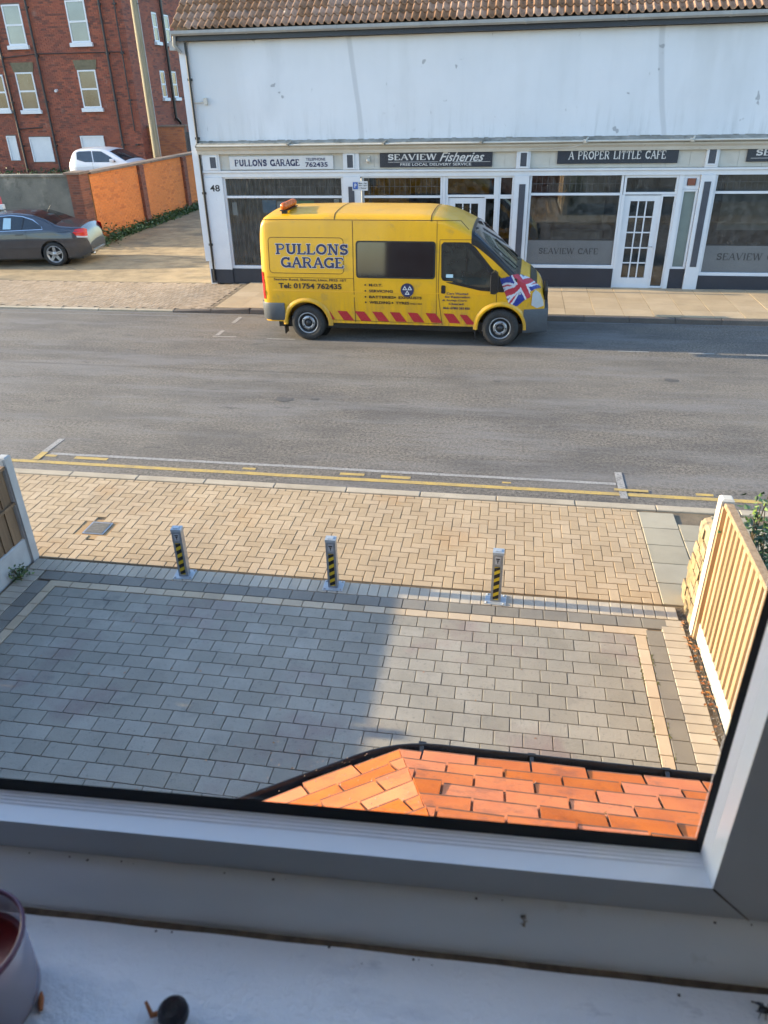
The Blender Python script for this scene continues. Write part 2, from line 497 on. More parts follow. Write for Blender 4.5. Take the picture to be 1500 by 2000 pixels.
M['rim'] = mat('wheel_silver', (.50, .51, .53), (.36, .36, .37), 9, .35, metal=.6)
M['chrome'] = plain('chrome', (.75, .77, .8), .18, metal=1)
M['red'] = plain('red_decal', (.50, .02, .03), .5)
M['flagred'] = plain('flag_red', (.55, .03, .06), .4)
M['flagblue'] = plain('flag_blue', (.015, .04, .30), .4)
M['flagwhite'] = plain('flag_white', (.72, .74, .80), .4)
M['amber'] = plain('amber_beacon', (.85, .16, .01), .25)
M['lampred'] = plain('red_tail_lamp', (.60, .012, .012), .15)
M['headlamp'] = plain('headlamp_glass', (.55, .58, .6), .12)
M['coupe'] = mat('gunmetal_paint', (.075, .082, .10), (.06, .065, .08), 2, .25, metal=.45, coat=.7)
M['hatch'] = mat('white_car_paint', (.78, .80, .84), (.74, .76, .8), 2, .3, coat=.6)
M['paper'] = plain('paper_notice', (.45, .66, .78), .6)
M['posterblue'] = plain('poster_blue', (.10, .30, .52), .5)
M['postergreen'] = plain('poster_green', (.05, .38, .10), .5)
M['signwhite'] = plain('sign_white', (.72, .73, .74), .45)
M['signblue'] = plain('sign_blue', (.03, .12, .45), .45)
M['signred'] = plain('sign_red', (.62, .09, .10), .5)
M['brightblind'] = mat('shop_slats', (.10, .09, .075), (.05, .045, .04), 4, .8)


# ------------------------------------------------------------------ lettering
def text_geo(s, bold=0., shear=0., spacing=1.):
    cu = bpy.data.curves.new('t', 'FONT')
    cu.body = s; cu.offset = bold; cu.shear = shear; cu.space_character = spacing
    cu.resolution_u = 3; cu.size = 1
    ob = bpy.data.objects.new('t', cu); COL.objects.link(ob)
    dg = bpy.context.evaluated_depsgraph_get()
    me = ob.evaluated_get(dg).to_mesh()
    vs = [(v.co.x, v.co.y) for v in me.vertices]
    fs = [tuple(p.vertices) for p in me.polygons]
    ob.evaluated_get(dg).to_mesh_clear()
    bpy.data.objects.remove(ob); bpy.data.curves.remove(cu)
    return vs, fs


def arcpts(cx, cy, rx, ry, a0, a1, n=10):
    return [(cx+rx*math.cos(R(a0+(a1-a0)*i/n)), cy+ry*math.sin(R(a0+(a1-a0)*i/n))) for i in range(n+1)]


# glyph: width, list of (polyline, thin?) ; serif bars are added at stroke ends on the base and cap lines
G = {
 'A': (.86, [([(.06, 0), (.43, 1)], 1), ([(.43, 1), (.80, 0)], 0), ([(.2, .36), (.67, .36)], 1)]),
 'C': (.80, [(arcpts(.45, .5, .37, .5, 45, 315, 16), 0), ([(.71, .68), (.71, .98)], 1)]),
 'D': (.86, [([(.14, 0), (.14, 1)], 0), ([(.14, 1), (.4, 1)]+arcpts(.4, .5, .38, .5, 90, -90, 12)+[(.14, 0)], 0)]),
 'E': (.74, [([(.14, 0), (.14, 1)], 0), ([(.14, 1), (.64, 1), (.64, .78)], 1), ([(.14, .52), (.5, .52)], 1), ([(.14, 0), (.68, 0), (.68, .24)], 1)]),
 'F': (.70, [([(.14, 0), (.14, 1)], 0), ([(.14, 1), (.64, 1), (.64, .76)], 1), ([(.14, .52), (.5, .52)], 1)]),
 'G': (.86, [(arcpts(.45, .5, .38, .5, 45, 330, 16), 0), ([(.77, .02), (.77, .42)], 0), ([(.56, .42), (.88, .42)], 1), ([(.72, .72), (.72, .98)], 1)]),
 'I': (.34, [([(.17, 0), (.17, 1)], 0)]),
 'L': (.70, [([(.14, 0), (.14, 1)], 0), ([(.14, 0), (.66, 0), (.66, .26)], 1)]),
 'N': (.90, [([(.15, 0), (.15, 1)], 1), ([(.15, 1), (.75, 0)], 0), ([(.75, 0), (.75, 1)], 1)]),
 'O': (.88, [(arcpts(.44, .5, .37, .5, 0, 360, 22), 0)]),
 'P': (.76, [([(.14, 0), (.14, 1)], 0), ([(.14, 1), (.42, 1)]+arcpts(.42, .74, .25, .26, 90, -90, 10)+[(.14, .48)], 1)]),
 'R': (.84, [([(.14, 0), (.14, 1)], 0), ([(.14, 1), (.42, 1)]+arcpts(.42, .75, .25, .25, 90, -90, 10)+[(.14, .5)], 1), ([(.42, .5), (.74, 0)], 0)]),
 'S': (.70, [([(.6, .95-.18), (.56, .88)]+arcpts(.35, .755, .24, .245, 30, 250, 10)+[(.42, .49)]+arcpts(.35, .255, .26, .255, 70, -150, 10), 0), ([(.61, .7), (.61, .98)], 1), ([(.1, .02), (.1, .3)], 1)]),
 'T': (.80, [([(.4, 0), (.4, 1)], 0), ([(.08, .76), (.08, 1), (.72, 1), (.72, .76)], 1)]),
 'U': (.88, [([(.16, 1), (.16, .34)]+arcpts(.44, .34, .28, .34, 180, 360, 12)+[(.72, 1)], 0)]),
 'V': (.86, [([(.06, 1), (.43, 0)], 0), ([(.43, 0), (.80, 1)], 1)]),
 'W': (1.2, [([(.06, 1), (.33, 0)], 0), ([(.33, 0), (.6, 1)], 1), ([(.6, 1), (.87, 0)], 0), ([(.87, 0), (1.14, 1)], 1)]),
 ' ': (.5, []),
}


def serif_geo(s, thick=.17, thin=.09, serif=.15, grow=0., gap=.1, shear=0.):
    vs, fs = [], []
    def seg(a, b, w, ext=0.):
        dx, dy = b[0]-a[0], b[1]-a[1]; l = math.hypot(dx, dy)
        if l < 1e-6: return
        dx, dy = dx/l, dy/l; w = w/2+grow
        a = (a[0]-dx*(ext+grow), a[1]-dy*(ext+grow)); b = (b[0]+dx*(ext+grow), b[1]+dy*(ext+grow))
        o = len(vs)
        vs.extend([(a[0]-dy*w, a[1]+dx*w), (a[0]+dy*w, a[1]-dx*w), (b[0]+dy*w, b[1]-dx*w), (b[0]-dy*w, b[1]+dx*w)])
        fs.append((o, o+1, o+2, o+3))
    x = 0
    for ch in s:
        w, st = G[ch]
        for pl, th in st:
            t = thin if th else thick
            n = len(pl)
            for i in range(n-1):
                # keep strokes inside the cap height
                a, b = pl[i], pl[i+1]
                f = lambda p: (p[0]+x, t/2+p[1]*(1-t) if n > 2 or abs(a[1]-b[1]) < 1e-6 else p[1])
                seg(f(a), f(b), t, t*.22 if n > 3 else 0)
            for e, q in ((pl[0], pl[1]), (pl[-1], pl[-2])):
                if n <= 2 and serif and e[1] in (0, 1) and abs(q[1]-e[1]) > .5 and ch not in ('T',) or (ch == 'T' and e == (.4, 0)) or (ch == 'U' and e[1] == 1):
                    y = thin/2 if e[1] == 0 else 1-thin/2
                    if ch in 'AVW' and e[0] in (.43, .33, .87, .6) and not (ch == 'W' and e == (.6, 1)): continue
                    if ch == 'N' and e == (.75, 0): continue
                    seg((e[0]+x-serif, y), (e[0]+x+serif, y), thin)
        x += w+gap
    if shear:
        vs = [(a+b*shear, b) for a, b in vs]
    return vs, fs


def fit(geo, x0, x1, z0, z1):
    vs, fs = geo
    ax, bx = min(v[0] for v in vs), max(v[0] for v in vs)
    az, bz = min(v[1] for v in vs), max(v[1] for v in vs)
    return [(x0+(v[0]-ax)/(bx-ax)*(x1-x0), z0+(v[1]-az)/(bz-az)*(z1-z0)) for v in vs], fs


def letters(name, geo, box, y, m, parent):
    vs, fs = fit(geo, *box)
    mb = MB()
    # each stroke a hair in front of the last so no two faces share a plane
    mb.add([(v[0], y-(i//4 % 9)*.00006, v[1]) for i, v in enumerate(vs)], fs)
    return mb.build(name, m, parent)


# ------------------------------------------------------------------ ground, road, pavements
def sheet(name, x0, x1, y0, y1, z, m, nx=1, ny=1, zf=None, parent=None, kind='structure'):
    mb = MB()
    vs = [(x0+(x1-x0)*i/nx, y0+(y1-y0)*j/ny) for i in range(nx+1) for j in range(ny+1)]
    vs = [(a, b, zf(a, b) if zf else z) for a, b in vs]
    fs = [(i*(ny+1)+j, (i+1)*(ny+1)+j, (i+1)*(ny+1)+j+1, i*(ny+1)+j+1) for i in range(nx) for j in range(ny)]
    mb.add(vs, fs)
    return mb.build(name, m, parent, kind=kind if parent is None else None)


sheet('ground', -250, 250, -150, 300, -.06, M['ground'])
road = sheet('road', -80, 80, 8.0, 16.06, 0, M['road'], 40, 8)


def line(name, x0, x1, y0, y1, m, z=.004, slope=-.0):
    mb = MB()
    n = max(1, int(abs(x1-x0)/.4))
    vs, fs = [], []
    for i in range(n+1):
        x = x0+(x1-x0)*i/n
        j = random.uniform(-.004, .004)
        vs += [(x, y0+j, z), (x, y1+j, z)]
    for i in range(n): fs.append((2*i, 2*i+2, 2*i+3, 2*i+1))
    mb.add(vs, fs)
    return mb.build(name, m, road)


line('no_waiting_line', -30, 30, 8.225, 8.305, M['yellow_line'])
line('bay_line', -6.15, 1.44, 8.50, 8.565, M['white_line'])
line('bay_end_mark', -6.31, -6.22, 8.57, 9.02, M['white_line'])
line('bay_end_mark', -6.30, -6.20, 8.31, 8.56, M['yellow_line'], .008)
line('yellow_dash', -6.19, -6.02, 8.43, 8.5-.004, M['yellow_line'])
line('bay_end_mark', 1.45, 1.54, 8.15, 8.86, M['white_line'], .008)
line('yellow_dash', -5.74, -5.26, 8.41, 8.485, M['yellow_line'])
line('yellow_dash', -3.33, -3.15, 8.375, 8.43, M['yellow_line'])
line('yellow_dash', -2.02, -1.70, 8.37, 8.435, M['yellow_line'])
line('yellow_dash', -1.48, -1.10, 8.35, 8.42, M['yellow_line'])
line('yellow_dash', .05, .16, 8.38, 8.42, M['yellow_line'])
line('yellow_dash', 1.40, 1.80, 8.335, 8.395, M['yellow_line'], .012)
line('yellow_dash', 2.35, 2.55, 8.34, 8.4, M['yellow_line'])
line('kerbside_line', -30, -7.1, 15.72, 15.80, M['faint_line'])
line('kerbside_line', -30, 12, 15.95, 16.01, M['faint_line'])
for x0, x1, y0, y1 in ((-5.93, -5.84, 14.36, 14.72), (-5.91, -5.82, 15.3, 15.8), (-5.95, -5.45, 14.26, 14.31), (-4.78, -4.2, 14.2, 14.25), (2.05, 2.6, 14.03, 14.08), (3.3, 3.75, 14.03, 14.08), (4.3, 4.9, 14.02, 14.07), (6.0, 6.6, 14.02, 14.07)):
    line('parking_bay_dash', x0, x1, y0, y1, M['white_line'])


mb = MB()
pts = [(x*.6-12, 12.33-(x*.6)*.012+random.uniform(-.012, .012)) for x in range(20)]
for (a, b), (c_, d) in zip(pts, pts[1:]):
    mb.add([(a, b-.005, .004), (c_, d-.005, .004), (c_, d+.005, .004), (a, b+.005, .004)], [(0, 1, 2, 3)])
mb.build('tar_seam', M['tar'], road)
for x, y, r in ((2.74, 12.5, .08), (-.13, 12.15, .04), (-3.5, 10.94, .10), (-3.0, 11.0, .05)):
    mb = MB(); mb.add([(x+r*(1+.3*math.sin(k*2.3))*math.cos(k*PI/5)*1.5, y+r*(1+.3*math.cos(k*1.7))*math.sin(k*PI/5), .004) for k in range(10)], [tuple(range(10))])
    mb.build('oil_spot', M['tar'], road)


def brick_mesh(name, lx, ly, h, m, b=.004):
    return MB().box(-lx/2, lx/2, -ly/2, ly/2, 0, h, b=b).mesh(name, m)


def lay(parent, name, me, spots, limit=300, centre=(-1.5, 0)):
    """first `limit` pieces nearest the viewer are objects that share one mesh, the rest one joined part"""
    spots = sorted(spots, key=lambda q: (q[0]-centre[0])**2*.25+(q[1]-centre[1])**2)
    for x, y, rz in spots[:limit]:
        link(name, me, parent, (x, y, random.uniform(-.0015, .0015)), (random.uniform(-.004, .004), random.uniform(-.004, .004), rz+random.uniform(-.008, .008)))
    rest = spots[limit:]
    if rest:
        mb = MB()
        vs0 = [v.co.copy() for v in me.vertices]; fs0 = [tuple(p.vertices) for p in me.polygons]
        for x, y, rz in rest:
            c, s = math.cos(rz), math.sin(rz); dz = random.uniform(-.0015, .0015)
            mb.add([(x+v.x*c-v.y*s, y+v.x*s+v.y*c, v.z+dz) for v in vs0], fs0)
        mb.build(name+'s_joined', me.materials[0], parent, kind='stuff')


# near pavement: herringbone, kerb, slabs to the right
pav = sheet('pavement', -16, 9, 6.0, 8.0, .004, M['joint'])
J = .007
bm_ = brick_mesh('paving_brick', .2-J, .1-J, .021, M['buff'], .003)
sp = []; cut = MB()
X1, Y0_, Y1_ = 1.60, 6.02, 7.865
for i in range(-92, 18):
    for j in range(58, 80):
        d = (i-j) % 4
        x, y = i*.1+.02, j*.1+.01
        if d == 0: q = (x, x+.2, y, y+.1, 0)
        elif d == 3: q = (x, x+.1, y, y+.2, PI/2)
        else: continue
        if q[0] < -4.33 and q[1] > -4.59 and q[2] < 6.80 and q[3] > 6.53: continue
        if q[1] <= X1+.001 and q[2] >= Y0_-.001 and q[3] <= Y1_+.001: sp.append(((q[0]+q[1])/2, (q[2]+q[3])/2, q[4]))
        else:
            a, b, c, e = q[0], min(q[1], X1), max(q[2], Y0_), min(q[3], Y1_)
            if b-a > .02 and e-c > .02: cut.box(a+J/2, b-J/2, c+J/2, e-J/2, 0, .021, b=.004)
cut.build('cut_bricks', M['buff'], pav, kind='stuff')
lay(pav, 'paving_brick', bm_, sp, 300, (-1.5, 2))
sheet('sand_fill', -4.68, -4.2, 6.44, 6.86, .013, mat('orange_sand', (.5, .31, .14), (.38, .24, .12), 9, .95), parent=pav)
sl_me = brick_mesh('paving_slab', .39, .35, .024, M['slab'], .005)
sp = []
for i in range(8):
    for j in range(5):
        sp.append((1.80+i*.40+(.0 if j % 2 else .0), 6.2+j*.36+(.12 if i % 2 else 0), 0))
lay(pav, 'paving_slab', sl_me, [q for q in sp if q[1] < 7.75])
kb = brick_mesh('kerb_stone', .905, .12, .075, M['kerb'], .008)
for i in range(-18, 10):
    link('kerb_stone', kb, pav, (i*.915+.45, 7.935, -.045+random.uniform(-.002, .002)), (0, 0, random.uniform(-.003, .003)))
t = thing('manhole_cover', 'small worn grey square inspection cover sunk in the sandy herringbone paving', 'manhole cover', (-4.46, 6.665, .015))
t['kind'] = 'structure'
m = MB(); m.box(-.125, .125, -.13, .13, 0, .008)
m.build('frame', M['steel'], t)
m = MB(); m.box(-.108, .108, -.112, .112, .0085, .012, b=.002)
for k in range(6): m.box(-.09, .09, -.095+k*.035, -.083+k*.035, .012, .0145)
m.build('lid', mat('worn_iron', (.22, .20, .17), (.14, .13, .11), 30, .7), t)

# driveway
drv = sheet('driveway', -4.86, 1.80, .5, 6.0, .001, M['joint'])
fld = brick_mesh('drive_block', .22-.006, .147-.006, .019, M['drive'], .003)
sp = []
j = 0; y = 5.525-.0735
while y > 1.4:
    x = -4.325+(.11 if j % 2 else .03)+random.uniform(-.015, .015)
    while x < 1.30:
        sp.append((x, y, 0)); x += .22
    y -= .147; j += 1
# trim the ends of the courses to the pale stripe with half blocks
full = [q for q in sp if -4.325 < q[0]-.108 and q[0]+.108 < 1.285]
lay(drv, 'drive_block', fld, full, 300, (-1.2, 3.2))
hm = MB()
for jj in range(j):
    yy = 5.525-.0735-.147*jj
    row = sorted(q[0] for q in full if abs(q[1]-yy) < .01)
    for a, b in ((-4.325, row[0]-.11), (row[-1]+.11, 1.285)):
        if b-a > .03: hm.box(a+.0035, b-.0035, yy-.07, yy+.07, 0, .019, b=.004)
hm.build('cut_blocks', M['drive'], drv, kind='stuff')
edge = brick_mesh('edge_brick', .1-.006, .2-.006, .02, M['drive_edge'])
dark = brick_mesh('charcoal_block', .22-.006, .15-.006, .019, M['drive_dark'])
stp = brick_mesh('stripe_brick', .2-.006, .1-.006, .0195, M['drive_pale'])
lay(drv, 'edge_brick', edge, [(-4.74+i*.1, 5.89, 0) for i in range(65)] + [(-4.69, 5.735-i*.1, PI/2) for i in range(43)] + [(1.632, 5.735-i*.1, PI/2) for i in range(43)])
lay(drv, 'charcoal_block', dark, [(-4.46+i*.22, 5.712, 0) for i in range(28)] + [(-4.51, 5.5-i*.22, PI/2) for i in range(18)] + [(1.460, 5.5-i*.22, PI/2) for i in range(18)])
lay(drv, 'stripe_brick', stp, [(-4.28+i*.2, 5.582, 0) for i in range(28)] + [(1.31, 5.582, 0)] + [(-4.38, 5.53-i*.2, PI/2) for i in range(20)] + [(1.335, 5.43-i*.2, PI/2) for i in range(20)])

# far side: kerb, slabs, herringbone, yard
def fz(x):
    return .04 + .06*min(1, max(0, (x+7.4)/1.3))
far = sheet('far_pavement', -60, 30, 16.2, 18.9, 0, M['joint'], 180, 1, lambda x, y: fz(x)-.006)
hb = MB()
for i in range(-280, -67):
    for j in range(162, 189):
        d = (i-j) % 4
        x, y = i*.1, j*.1
        if d == 0: a = (x, x+.2, y, y+.1)
        elif d == 3: a = (x, x+.1, y, y+.2)
        else: continue
        g = .006
        if a[3] > 18.86 or a[0] > -6.85: continue
        zz = fz((a[0]+a[1])/2)
        hb.box(a[0]+g, a[1]-g, a[2]+g, a[3]-g, zz-.02, zz+.004+random.uniform(-.001, .001), skip=('-z',))
hb.build('herringbone_bricks', M['farbrick'], far, kind='stuff')
fs_ = brick_mesh('buff_slab', .595, .52, .03, M['farslab'], .005)
for i in range(-11, 17):
    for j in range(5):
        x, y = i*.6-.0+.3+(.0), 16.47+j*.525
        link('buff_slab', fs_, far, (x, y, fz(x)-.018+random.uniform(-.002, .002)), (0, 0, 0))
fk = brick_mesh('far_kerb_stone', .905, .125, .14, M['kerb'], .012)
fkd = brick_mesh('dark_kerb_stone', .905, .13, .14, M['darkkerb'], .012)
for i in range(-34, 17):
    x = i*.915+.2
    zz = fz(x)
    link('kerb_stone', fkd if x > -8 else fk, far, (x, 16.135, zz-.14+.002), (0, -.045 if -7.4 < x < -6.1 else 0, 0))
yard_o = sheet('yard', -60, -7.66, 18.9, 60, .03, M['yard'], 20, 20, lambda x, y: .034)
for k in range(9):
    mb = MB(); x, y = random.uniform(-15, -9), random.uniform(19.2, 27); a = random.uniform(-.35, .35)
    p0 = (x, y)
    for q in range(14):
        a += random.uniform(-.35, .35); p1 = (p0[0]+.22*math.cos(a), p0[1]+.22*math.sin(a))
        mb.add([(p0[0], p0[1]-.014, .0375), (p1[0], p1[1]-.014, .0375), (p1[0], p1[1]+.014, .0375), (p0[0], p0[1]+.014, .0375)], [(0, 1, 2, 3)]); p0 = p1
    mb.build('crack', M['tar'], yard_o)
sheet('raised_yard', -60, -14.2, 24.3, 60, 1.2, M['earth'])

# slab strip and gravel by the right fence
mb = MB()
for k in range(900):
    x, y = random.uniform(1.715, 1.79), random.uniform(.8, 5.98)
    s = random.uniform(.005, .013)
    q = [Vector((random.uniform(-1, 1), random.uniform(-1, 1), random.uniform(-.6, .6)))*s for _ in range(5)]
    c = Vector((x, y, .008+s*.4))
    mb.add([c+Vector((s, 0, 0)), c+Vector((-s*.5, s*.8, 0)), c+Vector((-s*.5, -s*.8, 0)), c+Vector((0, 0, s*.7))+q[0]*.4, c-Vector((0, 0, s*.6))],
           [(0, 1, 3), (1, 2, 3), (2, 0, 3), (1, 0, 4), (2, 1, 4), (0, 2, 4)])
mb.build('gravel', M['gravel'], label='narrow strip of grey gravel between driveway edge and right fence', cat='gravel', kind='stuff')
mb = MB()
for k in range(85):
    y = random.choice((random.gauss(5.35, .25), random.gauss(4.9, .22), random.uniform(3, 5.9)))
    x = random.uniform(1.705, 1.795); a = random.uniform(0, 6.3); l = random.uniform(.012, .026); z = random.uniform(.02, .034)
    ca, sa = math.cos(a), math.sin(a)
    mb.add([(x-l*ca, y-l*sa, z), (x+l*.5*sa, y-l*.5*ca, z+.006), (x+l*ca, y+l*sa, z+.002), (x-l*.5*sa, y+l*.5*ca, z+.008)], [(0, 1, 2), (0, 2, 3)])
mb.build('dead_leaves', M['deadleaf'], label='orange dead leaves scattered on the gravel strip below the right fence', cat='leaves', kind='stuff')
mb = MB()
for k in range(34):        # bits of leaf on the drive and litter
    x, y = random.uniform(-4, 1.2), random.uniform(3.2, 5.6); l = random.uniform(.006, .014); a = random.uniform(0, 6)
    ca, sa = math.cos(a), math.sin(a)
    mb.add([(x-l*ca, y-l*sa, .021), (x+l*.5*sa, y-l*.5*ca, .024), (x+l*ca, y+l*sa, .021), (x-l*.5*sa, y+l*.5*ca, .024)], [(0, 1, 2), (0, 2, 3)])
mb.build('leaf_litter', M['deadleaf'], label='tiny scattered specks of leaf on the grey block driveway', cat='leaf litter', kind='stuff')
mm = MB()
for k in range(420):
    if random.random() < .6: x, y = 1.395+random.uniform(-.012, .012), random.uniform(2.5, 5.6)
    else: x, y = 1.28+random.uniform(-.008, .008), random.uniform(2.5, 5.5)
    if noise_like := (math.sin(y*9)+math.sin(y*23+1) < .1): continue
    s = random.uniform(.002, .006)
    mm.add([(x-s, y-s*2, .018), (x+s, y-s*2, .018), (x+s, y+s*2, .018), (x-s, y+s*2, .018), (x, y, .018+s*.9)], [(0, 1, 4), (1, 2, 4), (2, 3, 4), (3, 0, 4)])
mm.build('joint_moss', M['moss'], label='green moss growing in the joints of the pale driveway stripe', cat='moss', kind='stuff')


# ------------------------------------------------------------------ brick walls
def brick_face(mb, u0, u1, w0, w1, fn, holes=(), L=.225, H=.075, g=.01, d=.012):
    """running-bond bricks on a plane; fn(u, w, d) -> point, d outwards; holes are (u0,u1,w0,w1)"""
    r = 0; w = w0
    while w < w1-.02:
        u = u0-(L/2 if r % 2 else 0)
        wt = min(w+H-g, w1)
        while u < u1:
            a, b = max(u, u0), min(u+L-g, u1)
            u += L
            if b-a < .03: continue
            segs = [(a, b)]
            for h in holes:
                if wt <= h[2] or w >= h[3]: continue
                ns = []
                for s in segs:
                    if s[1] <= h[0] or s[0] >= h[1]: ns.append(s); continue
                    if s[0] < h[0]: ns.append((s[0], h[0]))
                    if s[1] > h[1]: ns.append((h[1], s[1]))
                segs = ns
            for s in segs:
                if s[1]-s[0] < .02: continue
                e = d+random.uniform(-.002, .003)
                vs = [fn(s[0], w, 0), fn(s[1], w, 0), fn(s[1], wt, 0), fn(s[0], wt, 0), fn(s[0], w, e), fn(s[1], w, e), fn(s[1], wt, e), fn(s[0], wt, e)]
                mb.add(vs, [(4, 5, 6, 7), (0, 1, 5, 4), (1, 2, 6, 5), (2, 3, 7, 6), (3, 0, 4, 7)])
        w += H; r += 1


# orange garden wall running back along the alley
ow = thing('brick_wall', 'bright orange brick garden wall with piers running back beside the alley', 'wall', (-13.75, 24, 0))
def tr(o):  # children are modelled in world coordinates
    o.matrix_parent_inverse = o.parent.matrix_world.inverted() if False else Matrix.Translation(-o.parent.location)
    return o
m = MB(); m.box(-14.05, -13.775, 24.62, 35.9, .0, 2.16)
tr(m.build('wall_core', M['orangemortar'], ow))
m = MB(); brick_face(m, 24.62, 35.9, .06, 2.16, lambda u, w, d: (-13.775+d, u, w))
tr(m.build('brickwork', M['orangebrick'], ow, kind='stuff'))
m = MB(); m.box(-14.20, -13.80, 24.02, 24.6, 0, 2.2)
tr(m.build('end_pier', M['mortar'], ow))
m = MB()
brick_face(m, -14.2, -13.8, .05, 2.2, lambda u, w, d: (u, 24.02-d, w))
brick_face(m, 24.02, 24.6, .05, 2.2, lambda u, w, d: (-13.80+d, u, w))
tr(m.build('pier_brickwork', M['darkshadebrick'], ow, kind='stuff'))
for y in (28.25, 32.3):
    m = MB(); m.box(-13.765, -13.66, y-.17, y+.17, 0, 2.1)
    brick_face(m, y-.17, y+.17, .05, 2.1, lambda u, w, d: (-13.66+d, u, w))
    brick_face(m, -13.765, -13.66, .05, 2.1, lambda u, w, d: (u, y-.17-d, w))
    m.prism([(-13.77, 2.1), (-13.63, 2.1), (-13.77, 2.2)], y-.2, y+.2)
    tr(m.build('buttress', M['darkshadebrick'], ow))  # darker than the wall brick: buttress shade put into the colour
for k in range(25):
    m = MB(); m.box(-14.12, -13.68, 24.64+k*.45, 24.64+k*.45+.44, 2.165, 2.235, b=.012)
    tr(m.build('coping_stone', M['coping'], ow))
m = MB(); m.box(-14.27, -13.73, 23.95, 24.63, 2.205, 2.28, b=.02)
tr(m.build('pier_cap', M['coping'], ow))

# grey rendered block wall behind the coupe
cw = thing('concrete_wall', 'stained grey concrete block wall behind the dark coupe', 'wall', (-20, 24.1, 0))
m = MB(); m.box(-40, -14.21, 24.08, 24.3, 0, 2.14)
tr(m.build('wall_body', M['conc'], cw))
m = MB(); m.box(-40, -14.21, 24.03, 24.36, 2.145, 2.21, b=.01)
tr(m.build('coping', M['conc'], cw))
m = MB()
for k, x in enumerate((-17.1, -20.4, -23.7)):
    m.box(x-.2, x+.2, 24.0, 24.08, 0, 2.13)
tr(m.build('buttresses', M['conc'], cw))

# red brick house, three storeys in view
hs = thing('brick_house', 'tall red brick house with white sash windows and drainpipes behind the walls', 'house', (-22, 36, 1.2))
f = 36/31
def HX(x): return x*f
def HZ(z): return 4.264+(z-4.264)*f
fw = [(-20.95, -20.15, 4.0, 5.2), (-19.6, -18.85, 3.97, 5.26), (-16.97, -16.22, 4.0, 5.28), (-19.55, -18.8, 6.15, 7.45), (-16.95, -16.18, 6.17, 7.5), (-22.4, -21.65, 6.15, 7.45)]
fp = [(-20.62, -20.2, 2.16, 3.06), (-19.62, -18.68, 2.1, 3.0), (-17.38, -16.38, 2.1, 3.02)]
holes = [(HX(a), HX(b), HZ(c), HZ(d)) for a, b, c, d in fw+fp]
sw = [(38.9, 39.42, 4.3, 5.42), (40.25, 40.8, 4.3, 5.42), (38.9, 39.42, 6.6, 7.75), (40.25, 40.8, 6.6, 7.75)]
m = MB(); m.box(-34, -17.12, 36.02, 48, 1.0, 11)
tr(m.build('wall_core', M['mortar'], hs))
m = MB(); brick_face(m, -27, -17.12, 1.2, 10.6, lambda u, w, d: (u, 36.02-d, w), holes)
tr(m.build('front_brickwork', M['redbrick'], hs, kind='stuff'))
m = MB(); brick_face(m, 36.02, 46, 1.2, 10.6, lambda u, w, d: (-17.12+d, u, w), sw)
tr(m.build('side_brickwork', M['redbrick'], hs, kind='stuff'))
m = MB(); m.prism([(-34.3, 11.01), (-16.8, 11.01), (-19, 14), (-34.3, 14)], 35.7, 48.3)
tr(m.build('roof', M['pantile'], hs))
m = MB(); m.box(-27, -17.14, 35.97, 36.0, 3.18, 3.27)  # band
for n, h in enumerate(holes[:6]):
    m = MB(); a, b, c, d = h; y = 35.985
    for q in ((a, b, c, c+.06), (a, b, d-.06, d), (a, a+.06, c+.06, d-.06), (b-.06, b, c+.06, d-.06), (a+.06, b-.06, (c+d)/2-.035, (c+d)/2+.035)):
        m.box(q[0], q[1], y-.01, y+.03, q[2], q[3])
    w_ = tr(m.build('window', M['white'], hs))
    for c0, c1 in ((c+.06, (c+d)/2-.035), ((c+d)/2+.035, d-.06)):
        g = MB(); g.box(a+.06, b-.06, y+.01, y+.025, c0, c1)
        o = g.build('pane', M['houseglass'] if n in (0, 1, 2) else M['netglass'], w_)
    g = MB(); g.box(a-.08, b+.08, 35.88, 36.01, c-.16, c-.005, b=.01); g.build('sill', M['white'], w_)
    if n in (1, 2, 4):
        g = MB(); g.prism([(a-.05, d+.01), (b+.05, d+.01), (b+.13, d+.38), (a-.13, d+.38)], 35.985, 36.015)
        g.build('lintel', mat('mossy_lintel%d' % n, (.22, .19, .12), (.15, .13, .08), 8, .9), w_)
for h in holes[6:]:
    a, b, c, d = h
    m = MB(); m.box(a, b, 35.99, 36.03, c, d)
    w_ = tr(m.build('boarded_panel', M['white'], hs))
    g = MB(); g.box(a, b, 35.96, 35.99, d-.06, d); g.box(a, a+.06, 35.96, 35.99, c, d-.06); g.box(b-.06, b, 35.96, 35.99, c, d-.06)
    g.build('frame', M['white'], w_)
for a, b, c, d in sw:
    m = MB(); x = -17.1
    for q in ((a, b, c, c+.06), (a, b, d-.06, d), (a, a+.06, c+.06, d-.06), (b-.06, b, c+.06, d-.06), (a+.06, b-.06, (c+d)/2-.035, (c+d)/2+.035)):
        m.box(x-.02, x+.01, q[0], q[1], q[2], q[3])
    w_ = tr(m.build('window', M['white'], hs))
    g = MB(); g.box(x-.02, x-.005, a+.06, b-.06, c+.06, (c+d)/2-.035); g.build('pane', M['houseglass'], w_)
    g = MB(); g.box(x-.02, x-.005, a+.06, b-.06, (c+d)/2+.035, d-.06); g.build('pane', M['houseglass'], w_)
    g = MB(); g.box(x-.02, x+.12, a-.07, b+.07, c-.14, c-.005, b=.01); g.build('sill', M['white'], w_)
pm = plain('old_drainpipe', (.035, .03, .032), .6)
